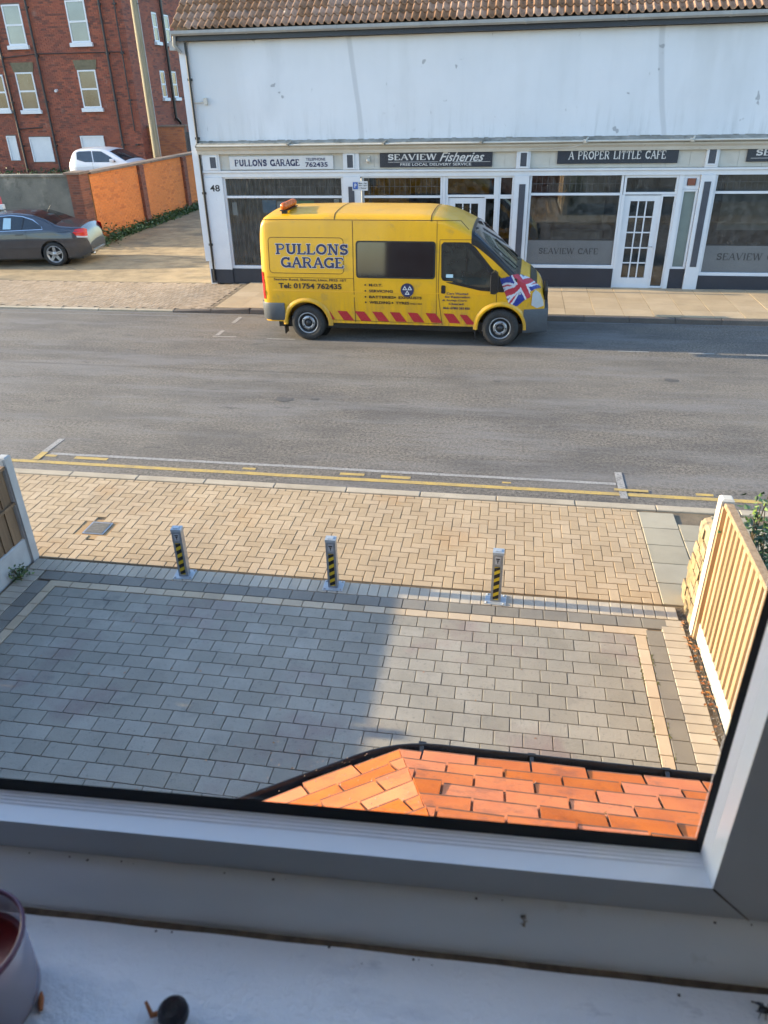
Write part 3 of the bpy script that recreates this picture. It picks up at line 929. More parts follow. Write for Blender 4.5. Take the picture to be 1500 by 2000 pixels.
for x, z0 in ((HX(-18.5), 1.3), (HX(-19.97), 1.3), (HX(-15.58), 1.3), (HX(-14.98), 3)):
    m = MB(); m.tube([(x, 35.93, z0), (x, 35.93, 10.6)], .05 if z0 < 2 else .03, 8)
    for k in range(5): m.box(x-.08, x+.08, 35.9, 36.0, 2.4+k*1.8, 2.46+k*1.8)
    tr(m.build('drainpipe', pm, hs))
m = MB(); m.tube([(-16.98, 39.85, 3.4), (-16.98, 39.85, 10.6)], .07, 8); m.tube([(-16.98, 39.85, 3.4), (-16.98, 40.3, 3.2), (-16.98, 40.3, 1.2)], .07, 8)
tr(m.build('soil_pipe', M['black'], hs))
m = MB(); m.tube([(HX(-19.97), 35.94, HZ(5.75)), (HX(-18.5), 35.94, HZ(5.85)), (HX(-14.9), 35.94, HZ(5.83))], .018, 6)
m.tube([(HX(-19.97), 35.94, HZ(3.3)), (HX(-18.9), 35.94, HZ(3.35))], .02, 6)
tr(m.build('cable', pm, hs))
m = MB(); m.tube([(HX(-17.95), 35.95, HZ(4.62)), (HX(-17.95), 35.8, HZ(4.6))], .06, 8)
tr(m.build('vent_cap', M['white'], hs))
# lower wall and dark gate filling the gap right of the house
bw = thing('rear_wall', 'orange brown brick wall low beside the house behind the telegraph pole', 'wall', (-16.2, 36.6, 1.2))
m = MB(); m.box(-17.1, -15.3, 36.62, 36.9, 1.0, 3.12)
tr(m.build('wall_core', M['mortar'], bw))
m = MB(); brick_face(m, -17.1, -15.3, 1.2, 3.1, lambda u, w, d: (u, 36.62-d, w))
tr(m.build('brickwork', brickmat('brown_brick', (.42, .15, .05), (.5, .19, .07), (.25, .09, .05), .2, (.3, .11, .06)), bw, kind='stuff'))
m = MB(); m.box(-17.1, -15.2, 36.56, 36.95, 3.125, 3.19, b=.01)
tr(m.build('coping', M['coping'], bw))
gt = thing('yard_gate', 'dark grey boarded gate in the gap beside the white building', 'gate', (-14.6, 36.6, 1.2))
for k in range(12):
    m = MB(); m.box(-15.24+k*.14, -15.24+k*.14+.13, 36.6, 36.64, .2, 2.9+.0)
    tr(m.build('board', mat('gate_grey', (.07, .07, .072), (.05, .05, .052), 5, .8) if k == 0 else bpy.data.materials['gate_grey'], gt))
sheet('back_bank', -14.9, -7.7, 35.95, 60, 0, M['earth'], 2, 2, lambda x, y: .05+(y-35.95)*.02)

# telegraph pole
tp = thing('telegraph_pole', 'tall pale wooden telegraph pole standing behind the orange wall', 'telegraph pole', (-14.68, 32, 1.2))
m = MB(); m.tube([(0, 0, 0), (0, 0, 5), (0, 0, 9.6)], [.16, .145, .115], 12)
m.build('pole', M['pole'], tp)
m = MB(); m.tube([(.17, -.02, 0), (.15, -.02, 5), (.13, -.02, 9.4)], .02, 6); m.build('cable_guard', M['gutter'], tp)
for k in range(5):
    m = MB(); m.tube([(-.24 if k % 2 else .1, -.05, 6.2+k*.42), (-.1 if k % 2 else .24, -.05, 6.2+k*.42)], .011, 5)
    m.build('step_iron', M['black'], tp)

# weeds at the foot of the orange wall
def leafcloud(mb, n, fn, s0, s1, mats=1):
    for k in range(n):
        c = Vector(fn()); s = random.uniform(s0, s1)
        a = Vector((random.gauss(0, 1), random.gauss(0, 1), random.gauss(0, .6))).normalized()
        b = a.cross(Vector((random.gauss(0, 1), random.gauss(0, 1), random.gauss(0, 1)))).normalized()
        nrm = a.cross(b)
        mb.add([c-a*s, c+b*s*.45-a*s*.1+nrm*s*.12, c+a*s, c-b*s*.45-a*s*.1+nrm*s*.12], [(0, 1, 2), (0, 2, 3)], random.randrange(mats))
mb = MB()
def wf():
    y = random.uniform(23.4, 35.2)
    w = .55 if y < 25.2 else .25
    return (-13.72+abs(random.gauss(0, w*.5)), y, .05+abs(random.gauss(0, .12 if y > 25.2 else .22)))
leafcloud(mb, 3800, wf, .03, .085)
mb.build('weeds', M['leaf'], label='dark green weeds growing along the foot of the orange wall', cat='weeds', kind='stuff')
mb = MB(); leafcloud(mb, 900, lambda: (random.uniform(-30, -14.4), random.uniform(34.8, 36), 1.22+abs(random.gauss(0, .12))), .04, .1)
mb.build('yard_weeds', M['leaf'], label='low green growth along the base of the red brick house', cat='weeds', kind='stuff')


# ------------------------------------------------------------------ white shop building
sb = thing('shop_building', 'long white rendered building with a parade of shopfronts under a pantile roof', 'building', (0, 18.8, .1))
Y = 18.8
GZ = .1
def P(name, m, *boxes, b=0, parent=None):
    mb = MB()
    for q in boxes: mb.box(*q, b=b)
    o = mb.build(name, m, parent or sb)
    return tr(o) if parent is None else o
XR = 9.5
mb = MB()
nx, nz = 90, 12
vs = [(-7.5+(XR+7.5)*i/nx, Y-.02+.012*math.sin(i*.9+j)*math.sin(j*1.3+i*.31), 3.36+(5.36-3.36)*j/nz) for i in range(nx+1) for j in range(nz+1)]
mb.add(vs, [(i*(nz+1)+j, (i+1)*(nz+1)+j, (i+1)*(nz+1)+j+1, i*(nz+1)+j+1) for i in range(nx) for j in range(nz)], 0, True)
tr(mb.build('upper_wall', M['render'], sb))
P('wall_core', M['interior'], (-7.48, XR, Y+.02, Y+.3, 3.3, 5.5))
P('gable_wall', M['white'], (-7.66, -7.5, Y-.01, 28.5, .0, 5.42))
P('corner_board', M['white'], (-7.72, -7.56, Y-.05, Y-.012, .62, 5.4))
mb = MB(); mb.prism([(18.8, 5.43), (28.5, 5.43), (23.6, 8.7)], -7.66, -7.5, axis='x')
tr(mb.build('gable_top', M['white'], sb))
P('rear_body', M['darkshadebrick'], (-7.49, XR, 24.5, 28.5, 0, 5.4), (XR, XR+.2, 18.8, 28.5, 0, 5.4))
P('soffit_board', M['signblack'], (-7.7, XR, Y-.19, Y-.03, 5.37, 5.50))
mb = MB()
for x0 in range(-8, 10, 2):
    xs = max(-7.75, x0)
    prof = [(Y-.20, 5.555), (Y-.20, 5.50), (Y-.235, 5.465), (Y-.28, 5.465), (Y-.315, 5.50), (Y-.315, 5.56), (Y-.305, 5.56), (Y-.305, 5.505), (Y-.275, 5.475), (Y-.24, 5.475), (Y-.21, 5.505), (Y-.21, 5.555)]
    mb.prism(prof, xs, x0+2-.004, axis='x')
    mb.prism([(a+(-.006 if a < Y-.25 else .006), b-.006 if b < 5.52 else b+.002) for a, b in prof], x0+1.96, x0+2.0, axis='x')
tr(mb.build('gutter', M['gutter'], sb))
mb = MB(); mb.tube([(-7.7, Y-.25, 5.47), (-7.74, Y-.2, 5.3), (-7.64, Y-.1, 5.15)], .04, 8); mb.box(-7.86, -7.72, Y-.2, Y-.02, 5.2, 5.38)
tr(mb.build('rainwater_head', M['gutter'], sb))
mb = MB(); mb.tube([(-7.53, Y-.075, 5.35), (-7.53, Y-.075, .15)], .028, 8)
for z in (1.0, 2.2, 3.4, 4.6): mb.box(-7.58, -7.48, Y-.08, Y-.02, z, z+.05)
tr(mb.build('downpipe', M['black'], sb))
# roof tiles: double-roll pantiles, each its own piece
slope = R(36)
tw, tg = .314, .28
def tile_mesh():
    mb = MB()
    prof = []
    for k in range(13):
        q = k/12*2
        fr = q % 1 if k < 12 else 1
        h = .062*max(0, math.sin(PI*min(1, fr/.55))) if fr < .55 else -.006*math.sin(PI*(fr-.55)/.45)
        prof.append((k/12*(tw+.012), h))
    L_ = tg+.06
    n = len(prof)
    top = [(x, -.0, z+.038) for x, z in prof]+[(x, L_, z*.8+.0) for x, z in prof]
    fr_ = [(x, 0, z+.038-.022) for x, z in prof]
    mb.add(top+fr_, [(i, i+1, n+i+1, n+i) for i in range(n-1)]+[(2*n+i, 2*n+i+1, i+1, i) for i in range(n-1)], 0, True)
    return mb.mesh('roof_tile', M['pantile'])
tm = tile_mesh()
roof = MB()
roof.prism([(Y-.22, 5.53), (23.6, 5.53+(23.6-Y+.22)*math.tan(slope)), (28.6, 5.2), (28.4, 5.1), (23.6, 5.3+(23.6-Y+.22)*math.tan(slope)), (Y-.1, 5.5)], -7.72, XR+.2, axis='x')
roof_o = tr(roof.build('roof', M['interior'], sb))
cs, sn = math.cos(slope), math.sin(slope)
cnt = 0
rest = MB()
tvs = [v.co.copy() for v in tm.vertices]; tfs = [tuple(p.vertices) for p in tm.polygons]
for rI in range(0, 20):
    for i in range(55):
        x = -7.75+i*tw
        d = rI*tg
        px, py, pz = x, Y-.27+d*cs, 5.57+d*sn+.0
        jx = random.uniform(-.003, .003)
        if rI < 6 and i < 44 and cnt < 300:
            o = link('roof_tile', tm, roof_o, (px+jx, py, pz), (slope, 0, random.uniform(-.008, .008))); cnt += 1
        else:
            rest.add([(px+v.x, py+v.y*cs-v.z*sn, pz+v.y*sn+v.z*cs) for v in tvs], tfs, 0, True)
rest.build('roof_tiles_joined', M['pantile'], roof_o, kind='stuff')

# ledge, cornice and fascia
mb = MB(); mb.prism([(Y-.03, 3.36), (Y-.20, 3.265), (Y-.20, 3.235), (Y+.02, 3.235), (Y+.02, 3.36)], -7.56, XR, axis='x')
tr(mb.build('ledge', M['ledge'], sb))
mb = MB()
for k in range(70):
    x = -7.5+k*.24; mb.box(x, x+random.uniform(.06, .22), Y-.036, Y-.01, 3.345, 3.362+random.uniform(0, .012))
tr(mb.build('flaking_edge', M['ledge'], sb, kind='stuff'))
mb = MB(); mb.tube([(-7.5, Y-.235, 3.262), (XR, Y-.235, 3.285)], .022, 6)
tr(mb.build('conduit', M['cream'], sb))
for x in (-5.25, -3.0, -.8, 1.45, 3.68, 5.9):
    mb = MB(); mb.box(x-.07, x+.01, Y-.26, Y-.1, 3.24, 3.31, b=.01); mb.tube([(x-.04, Y-.3, 3.27), (x+.03, Y-.12, 3.34)], .02, 6)
    tr(mb.build('bracket', M['ledge'] if x < 0 else M['cream'], sb))
mb = MB(); mb.prism([(Y+.01, 3.233), (Y-.17, 3.233), (Y-.17, 3.20), (Y-.12, 3.15), (Y-.10, 3.08), (Y+.01, 3.08)], -7.56, XR, axis='x')
tr(mb.build('cornice', M['cream'], sb))
P('fascia_backing', M['cream'], (-7.5, XR, Y-.0, Y+.05, 2.725, 3.078))
for k in range(34):
    x = -7.3+k*.5
    P('fascia_panel', M['cream'], (x+.003, x+.497, Y-.012, Y-.001, 2.74, 3.07))
mb = MB(); mb.prism([(Y-.0, 2.72), (Y-.07, 2.72), (Y-.07, 2.68), (Y-.03, 2.665), (Y-.03, 2.575), (Y+.05, 2.575), (Y+.05, 2.72)], -7.5, XR, axis='x')
tr(mb.build('lintel_rail', M['white'], sb))

# pilasters (white casing with a slate inset above and below)
def pilaster(x0, x1, up_, lo, base=.1):
    o = P('pilaster', M['white'], (x0, x1, Y-.05, Y+.08, base, 2.573))
    P('head_block', M['white'], (x0+.02, x1-.01, Y-.065, Y-.013, 2.725, 3.079), parent=o)
    if up_: P('upper_inset', M['slategrey'], (up_[0], up_[1], Y-.075, Y-.066, up_[2], up_[3]), parent=o)
    if lo: P('lower_inset', M['slategrey'], (lo[0], lo[1], Y-.06, Y-.051, lo[2], lo[3]), parent=o)
    mb = MB()
    if up_:
        a, b, c, d = up_
        for q in ((a-.03, a, c-.03, d+.03), (b, b+.03, c-.03, d+.03), (a, b, d, d+.03), (a, b, c-.03, c)): mb.box(q[0], q[1], Y-.085, Y-.066, q[2], q[3])
        mb.build('moulding', M['white'], o)
    return o
pilaster(-7.50, -7.04, (-7.28, -7.13, 2.78, 3.02), None, .42)
pilaster(-4.05, -3.64, (-3.93, -3.79, 2.77, 3.04), (-3.93, -3.79, .62, 2.36))
pilaster(-.06, .28, (.05, .19, 2.77, 3.05), (.06, .20, .62, 2.40))
pilaster(4.0, 4.30, (4.07, 4.22, 2.80, 3.08), (4.08, 4.22, .62, 2.44))
pilaster(8.0, 8.35, (8.1, 8.24, 2.8, 3.06), (8.1, 8.24, .62, 2.4))
P('plinth', M['navy'], (-7.62, -7.04, Y-.045, Y+.05, .08, .42))

def shop_window(x0, x1, z0, zt=2.57, tr_z=2.13, mull=(), riser=True, lead=True, film=None, inset=.05):
    """frame with a leaded light over a large pane"""
    y = Y+inset
    mb = MB()
    fwid = .05
    mb.box(x0, x1, y-.05, y+.05, z0, z0+.07, b=.006); mb.box(x0, x1, y-.04, y+.04, zt-.03, zt)
    mb.box(x0, x0+fwid, y-.04, y+.04, z0+.07, zt-.03); mb.box(x1-fwid, x1, y-.04, y+.04, z0+.07, zt-.03)
    mb.box(x0+fwid, x1-fwid, y-.045, y+.04, tr_z-.025, tr_z+.025)
    for q in mull: mb.box(q-.02, q+.02, y-.04, y+.04, z0+.07, zt-.03)
    o = tr(mb.build('shop_window', M['white'], sb))
    P('glass_pane', M['glass'], (x0+fwid, x1-fwid, y-.003, y+.003, z0+.07, tr_z-.025), parent=o)
    P('top_light', M['glass'], (x0+fwid, x1-fwid, y-.003, y+.003, tr_z+.025, zt-.03), parent=o)
    if lead:
        mb = MB(); x = x0+fwid+.11
        while x < x1-fwid-.02: mb.box(x-.004, x+.004, y-.007, y-.004, tr_z+.025, zt-.03); x += .125
        mb.box(x0+fwid, x1-fwid, y-.0105, y-.0075, (tr_z+zt)/2-.004, (tr_z+zt)/2+.004)
        mb.build('lead_strips', M['lead'], o)
    if riser: P('stall_riser', M['navy'], (x0-.0, x1+.0, Y-.02, Y+.08, .08, z0-.002))
    if film:
        P('etched_film', M['frost'], (x0+fwid+.005, x1-fwid-.005, y-.0055, y-.0045, z0+.08, film), parent=o)
        P('film_line', M['ltext'], (x0+fwid+.005, x1-fwid-.005, y-.007, y-.0057, film+.015, film+.03), parent=o)
    return o

w1 = shop_window(-7.04, -4.06, .44)
w2 = shop_window(-3.62, -1.70, .56)
w3 = shop_window(.29, 2.37, .55, 2.62, 2.18, film=1.17)
w4 = shop_window(4.31, 7.98, .42, 2.64, 2.21, film=1.08)
shop_window(8.36, XR, .42, 2.64, 2.21)

def shop_door(x0, x1, z0, z1, cols, rows, g):
    """glazed door: stiles, rails and glazing bars round separate panes"""
    y = Y+.06
    a, b, c, d = g
    mb = MB()
    mb.box(x0, a, y-.03, y+.03, z0, z1); mb.box(b, x1, y-.03, y+.03, z0, z1)
    mb.box(a, b, y-.03, y+.03, z0, c); mb.box(a, b, y-.03, y+.03, d, z1)
    bar = .028
    cw, rh = (b-a)/cols, (d-c)/rows
    for i in range(1, cols): mb.box(a+i*cw-bar/2, a+i*cw+bar/2, y-.022, y+.022, c, d)
    for j in range(1, rows): mb.box(a, b, y-.018, y+.018, c+j*rh-bar/2, c+j*rh+bar/2)
    mb.box(x0+.0, x1, y-.045, y-.031, z0, z0+.05)
    o = tr(mb.build('shop_door', M['white'], sb))
    for i in range(cols):
        for j in range(rows):
            P('door_pane', M['glass'], (a+i*cw+bar/2, a+(i+1)*cw-bar/2, y-.004, y+.004, c+j*rh+bar/2, c+(j+1)*rh-bar/2), parent=o)
    mb = MB(); mb.tube([(x1-.045, y-.03, z0+.95), (x1-.045, y-.075, z0+.95), (x1-.13, y-.075, z0+.95)], .01, 6)
    mb.build('handle', M['chrome'], o)
    return o

def fixed(name, x0, x1, z0, z1, fwid=.04, gm=None, y=Y+.05):
    mb = MB()
    mb.box(x0, x0+fwid, y-.04, y+.04, z0, z1); mb.box(x1-fwid, x1, y-.04, y+.04, z0, z1)
    mb.box(x0+fwid, x1-fwid, y-.04, y+.04, z0, z0+fwid); mb.box(x0+fwid, x1-fwid, y-.04, y+.04, z1-fwid, z1)
    o = tr(mb.build(name, M['white'], sb))
    P('glass_pane', gm or M['glass'], (x0+fwid, x1-fwid, y-.004, y+.004, z0+fwid, z1-fwid), parent=o)
    return o
# fish shop entrance
fixed('top_light', -1.63, -.46, 2.12, 2.572, .05)
shop_door(-1.56, -.72, .12, 2.10, 3, 5, (-1.40, -.86, .42, 1.98))
P('door_post', M['white'], (-1.695, -1.632, Y-.0, Y+.1, .1, 2.573), (-1.63, -1.562, Y+.01, Y+.09, .1, 2.118), (-.458, -.40, Y-.0, Y+.1, .1, 2.573))
fixed('side_light', -.718, -.46, .12, 2.118, .03)
fixed('narrow_top_light', -.398, -.062, 2.13, 2.572, .04)
fixed('narrow_window', -.398, -.062, .56, 2.128, .04)
P('stall_riser', M['navy'], (-.398, -.062, Y-.0, Y+.08, .08, .558))
# cafe entrance
fixed('top_light', 2.385, 3.55, 2.17, 2.66-.09, .05)
P('door_post', M['white'], (2.372, 2.432, Y-.0, Y+.1, .1, 2.168), (3.552, 3.65, Y-.01, Y+.1, .1, 2.573))
shop_door(2.434, 3.23, .10, 2.15, 3, 5, (2.575, 3.10, .34, 2.03))
fixed('side_light', 3.232, 3.55, .12, 2.165, .035)
vb = fixed('vent_panel', 3.652, 3.99, 2.28, 2.572, .07, M['white'])
P('vent', M['darkshadebrick'], (3.74, 3.90, Y-.01, Y+.04, 2.36, 2.50), parent=vb)
M['opal'] = mat('opal_glass', (.22, .27, .25), (.18, .22, .21), 2, .25)
fixed('opal_window', 3.652, 3.99, .56, 2.275, .045, M['opal'])
P('stall_riser', M['navy'], (3.652, 3.99, Y-.0, Y+.08, .08, .558))

# signs
def sign(name, x0, x1, z0, z1, m, frame=None):
    mb = MB(); mb.box(x0, x1, Y-.055, Y-.014, z0, z1, b=.004)
    return tr(mb.build(name, m, sb))
s1 = sign('garage_sign', -6.80, -4.27, 2.745, 3.03, M['signwhite'])
letters('lettering', serif_geo('PULLONS GARAGE', .24, .12, .13), (-6.67, -5.08, 2.805, 2.97), Y-.058, M['btext'], s1)
letters('lettering', serif_geo('TELEPHONE', .2, .13, .12) if False else text_geo('TELEPHONE', .02), (-4.92, -4.45, 2.925, 2.985), Y-.058, M['btext'], s1)
letters('lettering', text_geo('762435', .03), (-4.94, -4.40, 2.79, 2.895), Y-.058, M['btext'], s1)
s2 = sign('fisheries_sign', -3.16, -.58, 2.77, 3.10, M['signblack'])
letters('lettering', serif_geo('SEAVIEW', .2, .1, .12), (-2.97, -1.84, 2.915, 3.05), Y-.058, M['wtext'], s2)
letters('lettering', text_geo('Fisheries', .012, .45), (-1.78, -.76, 2.885, 3.075), Y-.058, M['wtext'], s2)
letters('lettering', text_geo('FREE LOCAL DELIVERY SERVICE', .01), (-2.68, -1.05, 2.80, 2.855), Y-.058, M['wtext'], s2)
mb = MB(); mb.box(-2.97, -1.8, Y-.058, Y-.056, 2.875, 2.883); mb.box(-1.45, -.62, Y-.058, Y-.056, 2.872, 2.88); mb.build('rule', M['wtext'], s2)
s3 = sign('cafe_sign', .86, 3.44, 2.815, 3.155, M['signblack'])
letters('lettering', serif_geo('A PROPER LITTLE CAFE', .18, .09, .12), (1.10, 3.18, 2.895, 3.075), Y-.058, M['wtext'], s3)
s4 = sign('cafe_sign', 4.86, 7.4, 2.83, 3.165, M['signblack'])
letters('lettering', serif_geo('SEAVIEW', .2, .1, .12), (5.03, 6.2, 2.945, 3.08), Y-.058, M['wtext'], s4)
letters('lettering', text_geo('Cafe', .012, .4), (6.3, 7.1, 2.92, 3.1), Y-.058, M['wtext'], s4)
mb = MB(); mb.box(4.94, 7.3, Y-.058, Y-.056, 2.895, 2.903); mb.build('rule', M['wtext'], s4)
letters('lettering', serif_geo('SEAVIEW CAFE', .14, .07, .1), (.62, 1.98, .86, 1.00), Y+.0415, M['ltext'], w3)
letters('lettering', serif_geo('SEAVIEW CAFE', .14, .07, .1), (4.66, 6.3, .76, .92), Y+.0415, M['ltext'], w4)
o = tr(letters('house_number', text_geo('48', .02), (-7.37, -7.12, 2.26, 2.41), Y-.052, M['black'], sb))
# wall lamp, aerial bracket
mb = MB(); mb.box(-3.45, -3.39, Y-.04, Y-.013, 2.86, 3.02); mb.tube([(-3.42, Y-.04, 2.98), (-3.42, Y-.12, 2.96)], .015, 6)
mb.lathe([(.0, .06), (.045, .05), (.05, 0), (.0, -.03)], 10, (-3.42, Y-.13, 2.90))
tr(mb.build('wall_lamp', M['cream'], sb))
mb = MB(); mb.box(-7.26, -7.18, Y-.08, Y-.02, 4.12, 4.26, b=.01); mb.tube([(-7.26, Y-.05, 4.17), (-7.5, Y-.06, 4.16)], .012, 6)
tr(mb.build('junction_box', M['cream'], sb))
mb = MB(); mb.tube([(1.6, Y-.235, 3.29), (1.2, Y-.24, 3.17), (.7, Y-.14, 3.13), (-.2, Y-.09, 3.1)], .006, 5)
tr(mb.build('loose_cable', M['cream'], sb))
# inside the shops
mb = MB()
mb.box(-7.48, XR, Y+.09, 24.4, .0, .09); mb.box(-7.48, XR, 24.3, 24.45, .1, 3.2); mb.box(-7.48, XR, Y+.09, 24.3, 3.1, 3.2)
for x in (-3.9, .1, 4.1, 8.15): mb.box(x-.05, x+.05, Y+.09, 24.28, .1, 3.09)
tr(mb.build('interior_shell', M['interior'], sb))
P('window_blind', M['interior2'], (.8, 2.2, 20.6, 20.63, 1.3, 2.9), (4.9, 6.4, 20.3, 20.33, 1.2, 2.9), (1.0, 2.3, 21.2, 21.6, .1, 1.0))
mb = MB()
for k in range(26): mb.box(-6.98+k*.112, -6.98+k*.112+.05, Y+.2, Y+.22, .5, 2.55)
tr(mb.build('vertical_slats', M['brightblind'], sb))
P('poster', M['posterblue'], (-6.12, -5.78, Y+.075, Y+.08, 1.76, 2.05))
o = P('poster', M['signwhite'], (-5.76, -5.45, Y+.075, Y+.08, 1.82, 2.02))
P('poster', M['postergreen'], (-5.28, -4.82, Y+.075, Y+.08, 1.80, 2.04))
P('poster', M['signwhite'], (-4.32, -4.2, Y+.075, Y+.08, 1.95, 2.08), (-6.9, -6.78, Y+.075, Y+.08, 1.7, 2.0))
for x in (5.0, 5.7, 6.4, 7.1, .75, 1.55):
    mb = MB()
    mb.box(x-.3, x+.3, 19.5, 20.1, .80, .84); mb.tube([(x, 19.8, .1), (x, 19.8, .8)], .03, 6)
    for s in (-1, 1):
        mb.box(x+s*.42-.18, x+s*.42+.18, 19.6, 20.0, .52, .56); mb.box(x+s*.58-.02, x+s*.58+.02, 19.6, 20.0, .56, .98)
        for a in (-.15, .15):
            for q in (19.63, 19.97): mb.tube([(x+s*.42+a, q, .1), (x+s*.42+a, q, .52)], .015, 5)
    tr(mb.build('cafe_table', M['wood_int'], sb))

# parking sign on a post in front of the shops
ps = thing('parking_sign', 'small white and blue parking sign on a pale post between garage and fish shop', 'sign', (-3.52, 18.35, .1))
m = MB(); m.tube([(0, 0, 0), (0, 0, 2.48)], .032, 8); m.build('post', M['gutter'], ps)
m = MB(); m.box(-.22, .14, -.05, -.036, 2.22, 2.42); pl_ = m.build('plate', M['signwhite'], ps)
m = MB(); m.box(-.205, -.09, -.053, -.051, 2.25, 2.40); m.build('blue_square', M['signblue'], pl_)
letters('lettering', text_geo('P', .03), (-.17, -.12, 2.28, 2.37), -.056, M['wtext'], pl_)
for k, s in enumerate(('Mon - Sat', '8am - 6pm', '1 hour')):
    letters('lettering', text_geo(s, .02), (-.07, .12, 2.36-k*.05, 2.395-k*.05), -.053, M['black'], pl_)


# ------------------------------------------------------------------ fences
fr = thing('wooden_fence', 'new pale timber boarded fence panel with concrete post on the right', 'fence', (1.84, 5.6, 0))
mb = MB()
for k in range(16):
    y1 = 5.56-k*.108
    m_ = MB(); m_.prism([(y1, 0), (y1-.118, .0), (y1-.118, .001)], 0, 1) if False else None
    b_ = MB()
    za, zb = .19, 1.33
    b_.add([(1.822, y1, za), (1.806, y1-.098, za), (1.828, y1-.102, za), (1.832, y1, za), (1.822, y1, zb), (1.806, y1-.098, zb), (1.828, y1-.102, zb), (1.832, y1, zb)],
           [(0, 1, 5, 4), (1, 2, 6, 5), (2, 3, 7, 6), (3, 0, 4, 7), (0, 3, 2, 1), (4, 5, 6, 7)])
    tr(b_.build('board', M['newwood'], fr))
P_ = lambda n, m, *bx, b=0, par=None: tr((lambda mb: ([mb.box(*q, b=b) for q in bx], mb.build(n, m, par))[1])(MB()))
P_('capping_rail', M['newwood'], (1.795, 1.865, 3.85, 5.57, 1.332, 1.365), b=.006, par=fr)
P_('arris_rail', M['newwood'], (1.834, 1.87, 3.85, 5.56, .38, .44), (1.834, 1.87, 3.85, 5.56, .1 + 1.0, 1.16), par=fr)
P_('gravel_board', M['palepost'], (1.812, 1.85, 3.85, 5.55, .0, .185), par=fr)
P_('end_batten', M['newwood'], (1.785, 1.82, 5.545, 5.58, .0, 1.33), par=fr)
P_('concrete_post', M['palepost'], (1.775, 1.875, 5.585, 5.685, 0, 1.385), b=.015, par=fr)
P_('concrete_post', M['palepost'], (1.775, 1.875, 3.745, 3.845, 0, 1.385), b=.015, par=fr)
for k in range(16):
    y1 = 3.73-k*.108
    b_ = MB(); za, zb = .19, 1.33
    b_.add([(1.822, y1, za), (1.806, y1-.098, za), (1.828, y1-.102, za), (1.832, y1, za), (1.822, y1, zb), (1.806, y1-.098, zb), (1.828, y1-.102, zb), (1.832, y1, zb)],
           [(0, 1, 5, 4), (1, 2, 6, 5), (2, 3, 7, 6), (3, 0, 4, 7), (0, 3, 2, 1), (4, 5, 6, 7)])
    tr(b_.build('board', M['newwood'], fr))
P_('gravel_board', M['palepost'], (1.812, 1.85, 2.0, 3.74, .0, .185), par=fr)
P_('capping_rail', M['newwood'], (1.795, 1.865, 2.0, 3.74, 1.332, 1.365), b=.006, par=fr)

fl = thing('wooden_fence', 'weathered brown boarded fence with grey concrete post on the left', 'fence', (-4.84, 5.9, 0))
for s0 in range(3):
    ya = 5.93-s0*1.9
    for row, (za, zb) in enumerate(((.30, .70), (.73, 1.10))):
        for k in range(12):
            y1 = ya-k*.1488
            b_ = MB()
            b_.add([(-4.858, y1, za), (-4.842, y1-.158, za), (-4.866, y1-.158, za), (-4.868, y1, za), (-4.858, y1, zb), (-4.842, y1-.158, zb), (-4.866, y1-.158, zb), (-4.868, y1, zb)],
                   [(0, 4, 5, 1), (1, 5, 6, 2), (2, 6, 7, 3), (3, 7, 4, 0), (0, 1, 2, 3), (4, 7, 6, 5)])
            tr(b_.build('board', M['oldwood'], fl))
    P_('rail', M['oldwood'], (-4.862, -4.818, ya-1.78, ya, .70, .728), (-4.862, -4.818, ya-1.78, ya, 1.10, 1.13), par=fl)
    P_('gravel_board', M['concpost'], (-4.87, -4.83, ya-1.79, ya, .0, .298), b=.01, par=fl)
    mb = MB(); y = ya+.055
    mb.box(-4.90, -4.80, y-.05, y+.05, 0, 1.215, b=.012); mb.box(-4.88, -4.825, y-.056, y-.0502, .0, 1.19)
    tr(mb.build('concrete_post', M['concpost'], fl))

# rough stone gate pier beyond the right fence
st = thing('stone_pier', 'rough weathered sandstone wall end leaning behind the right fence post', 'wall', (1.98, 6.05, 0))
for row in range(8):
    z = row*.105
    for k in range(3):
        y0 = 5.70+k*.17+(.03 if row % 2 else 0)
        w, h = .155, .1
        x0 = 1.79+.007*row+random.uniform(-.008, .008)
        mb = MB()
        vs = []
        for zz in (0, h):
            for (a, b) in ((0, 0), (.19-.008*row, 0), (.19-.008*row, w), (0, w)):
                vs.append((x0+a+random.uniform(-.006, .006), y0+b+random.uniform(-.004, .004), z+zz+random.uniform(-.008, .004)))
        cx = (x0-random.uniform(.003, .010), y0+w/2, z+h/2)
        mb.add(vs+[cx, (x0+.2, y0+w/2, z+h/2)], [(0, 1, 5, 4), (4, 5, 6, 7), (0, 3, 2, 1), (2, 3, 7, 6), (0, 4, 8), (4, 7, 8), (7, 3, 8), (3, 0, 8), (1, 2, 9), (2, 6, 9), (6, 5, 9), (5, 1, 9)])
        tr(mb.build('stone', M['stone'], st))
mb = MB(); mb.prism([(1.84, .835), (1.97, .835), (1.96, .87), (1.91, .89), (1.86, .875)], 5.71, 6.2)
tr(mb.build('cap_stone', M['stone'], st))


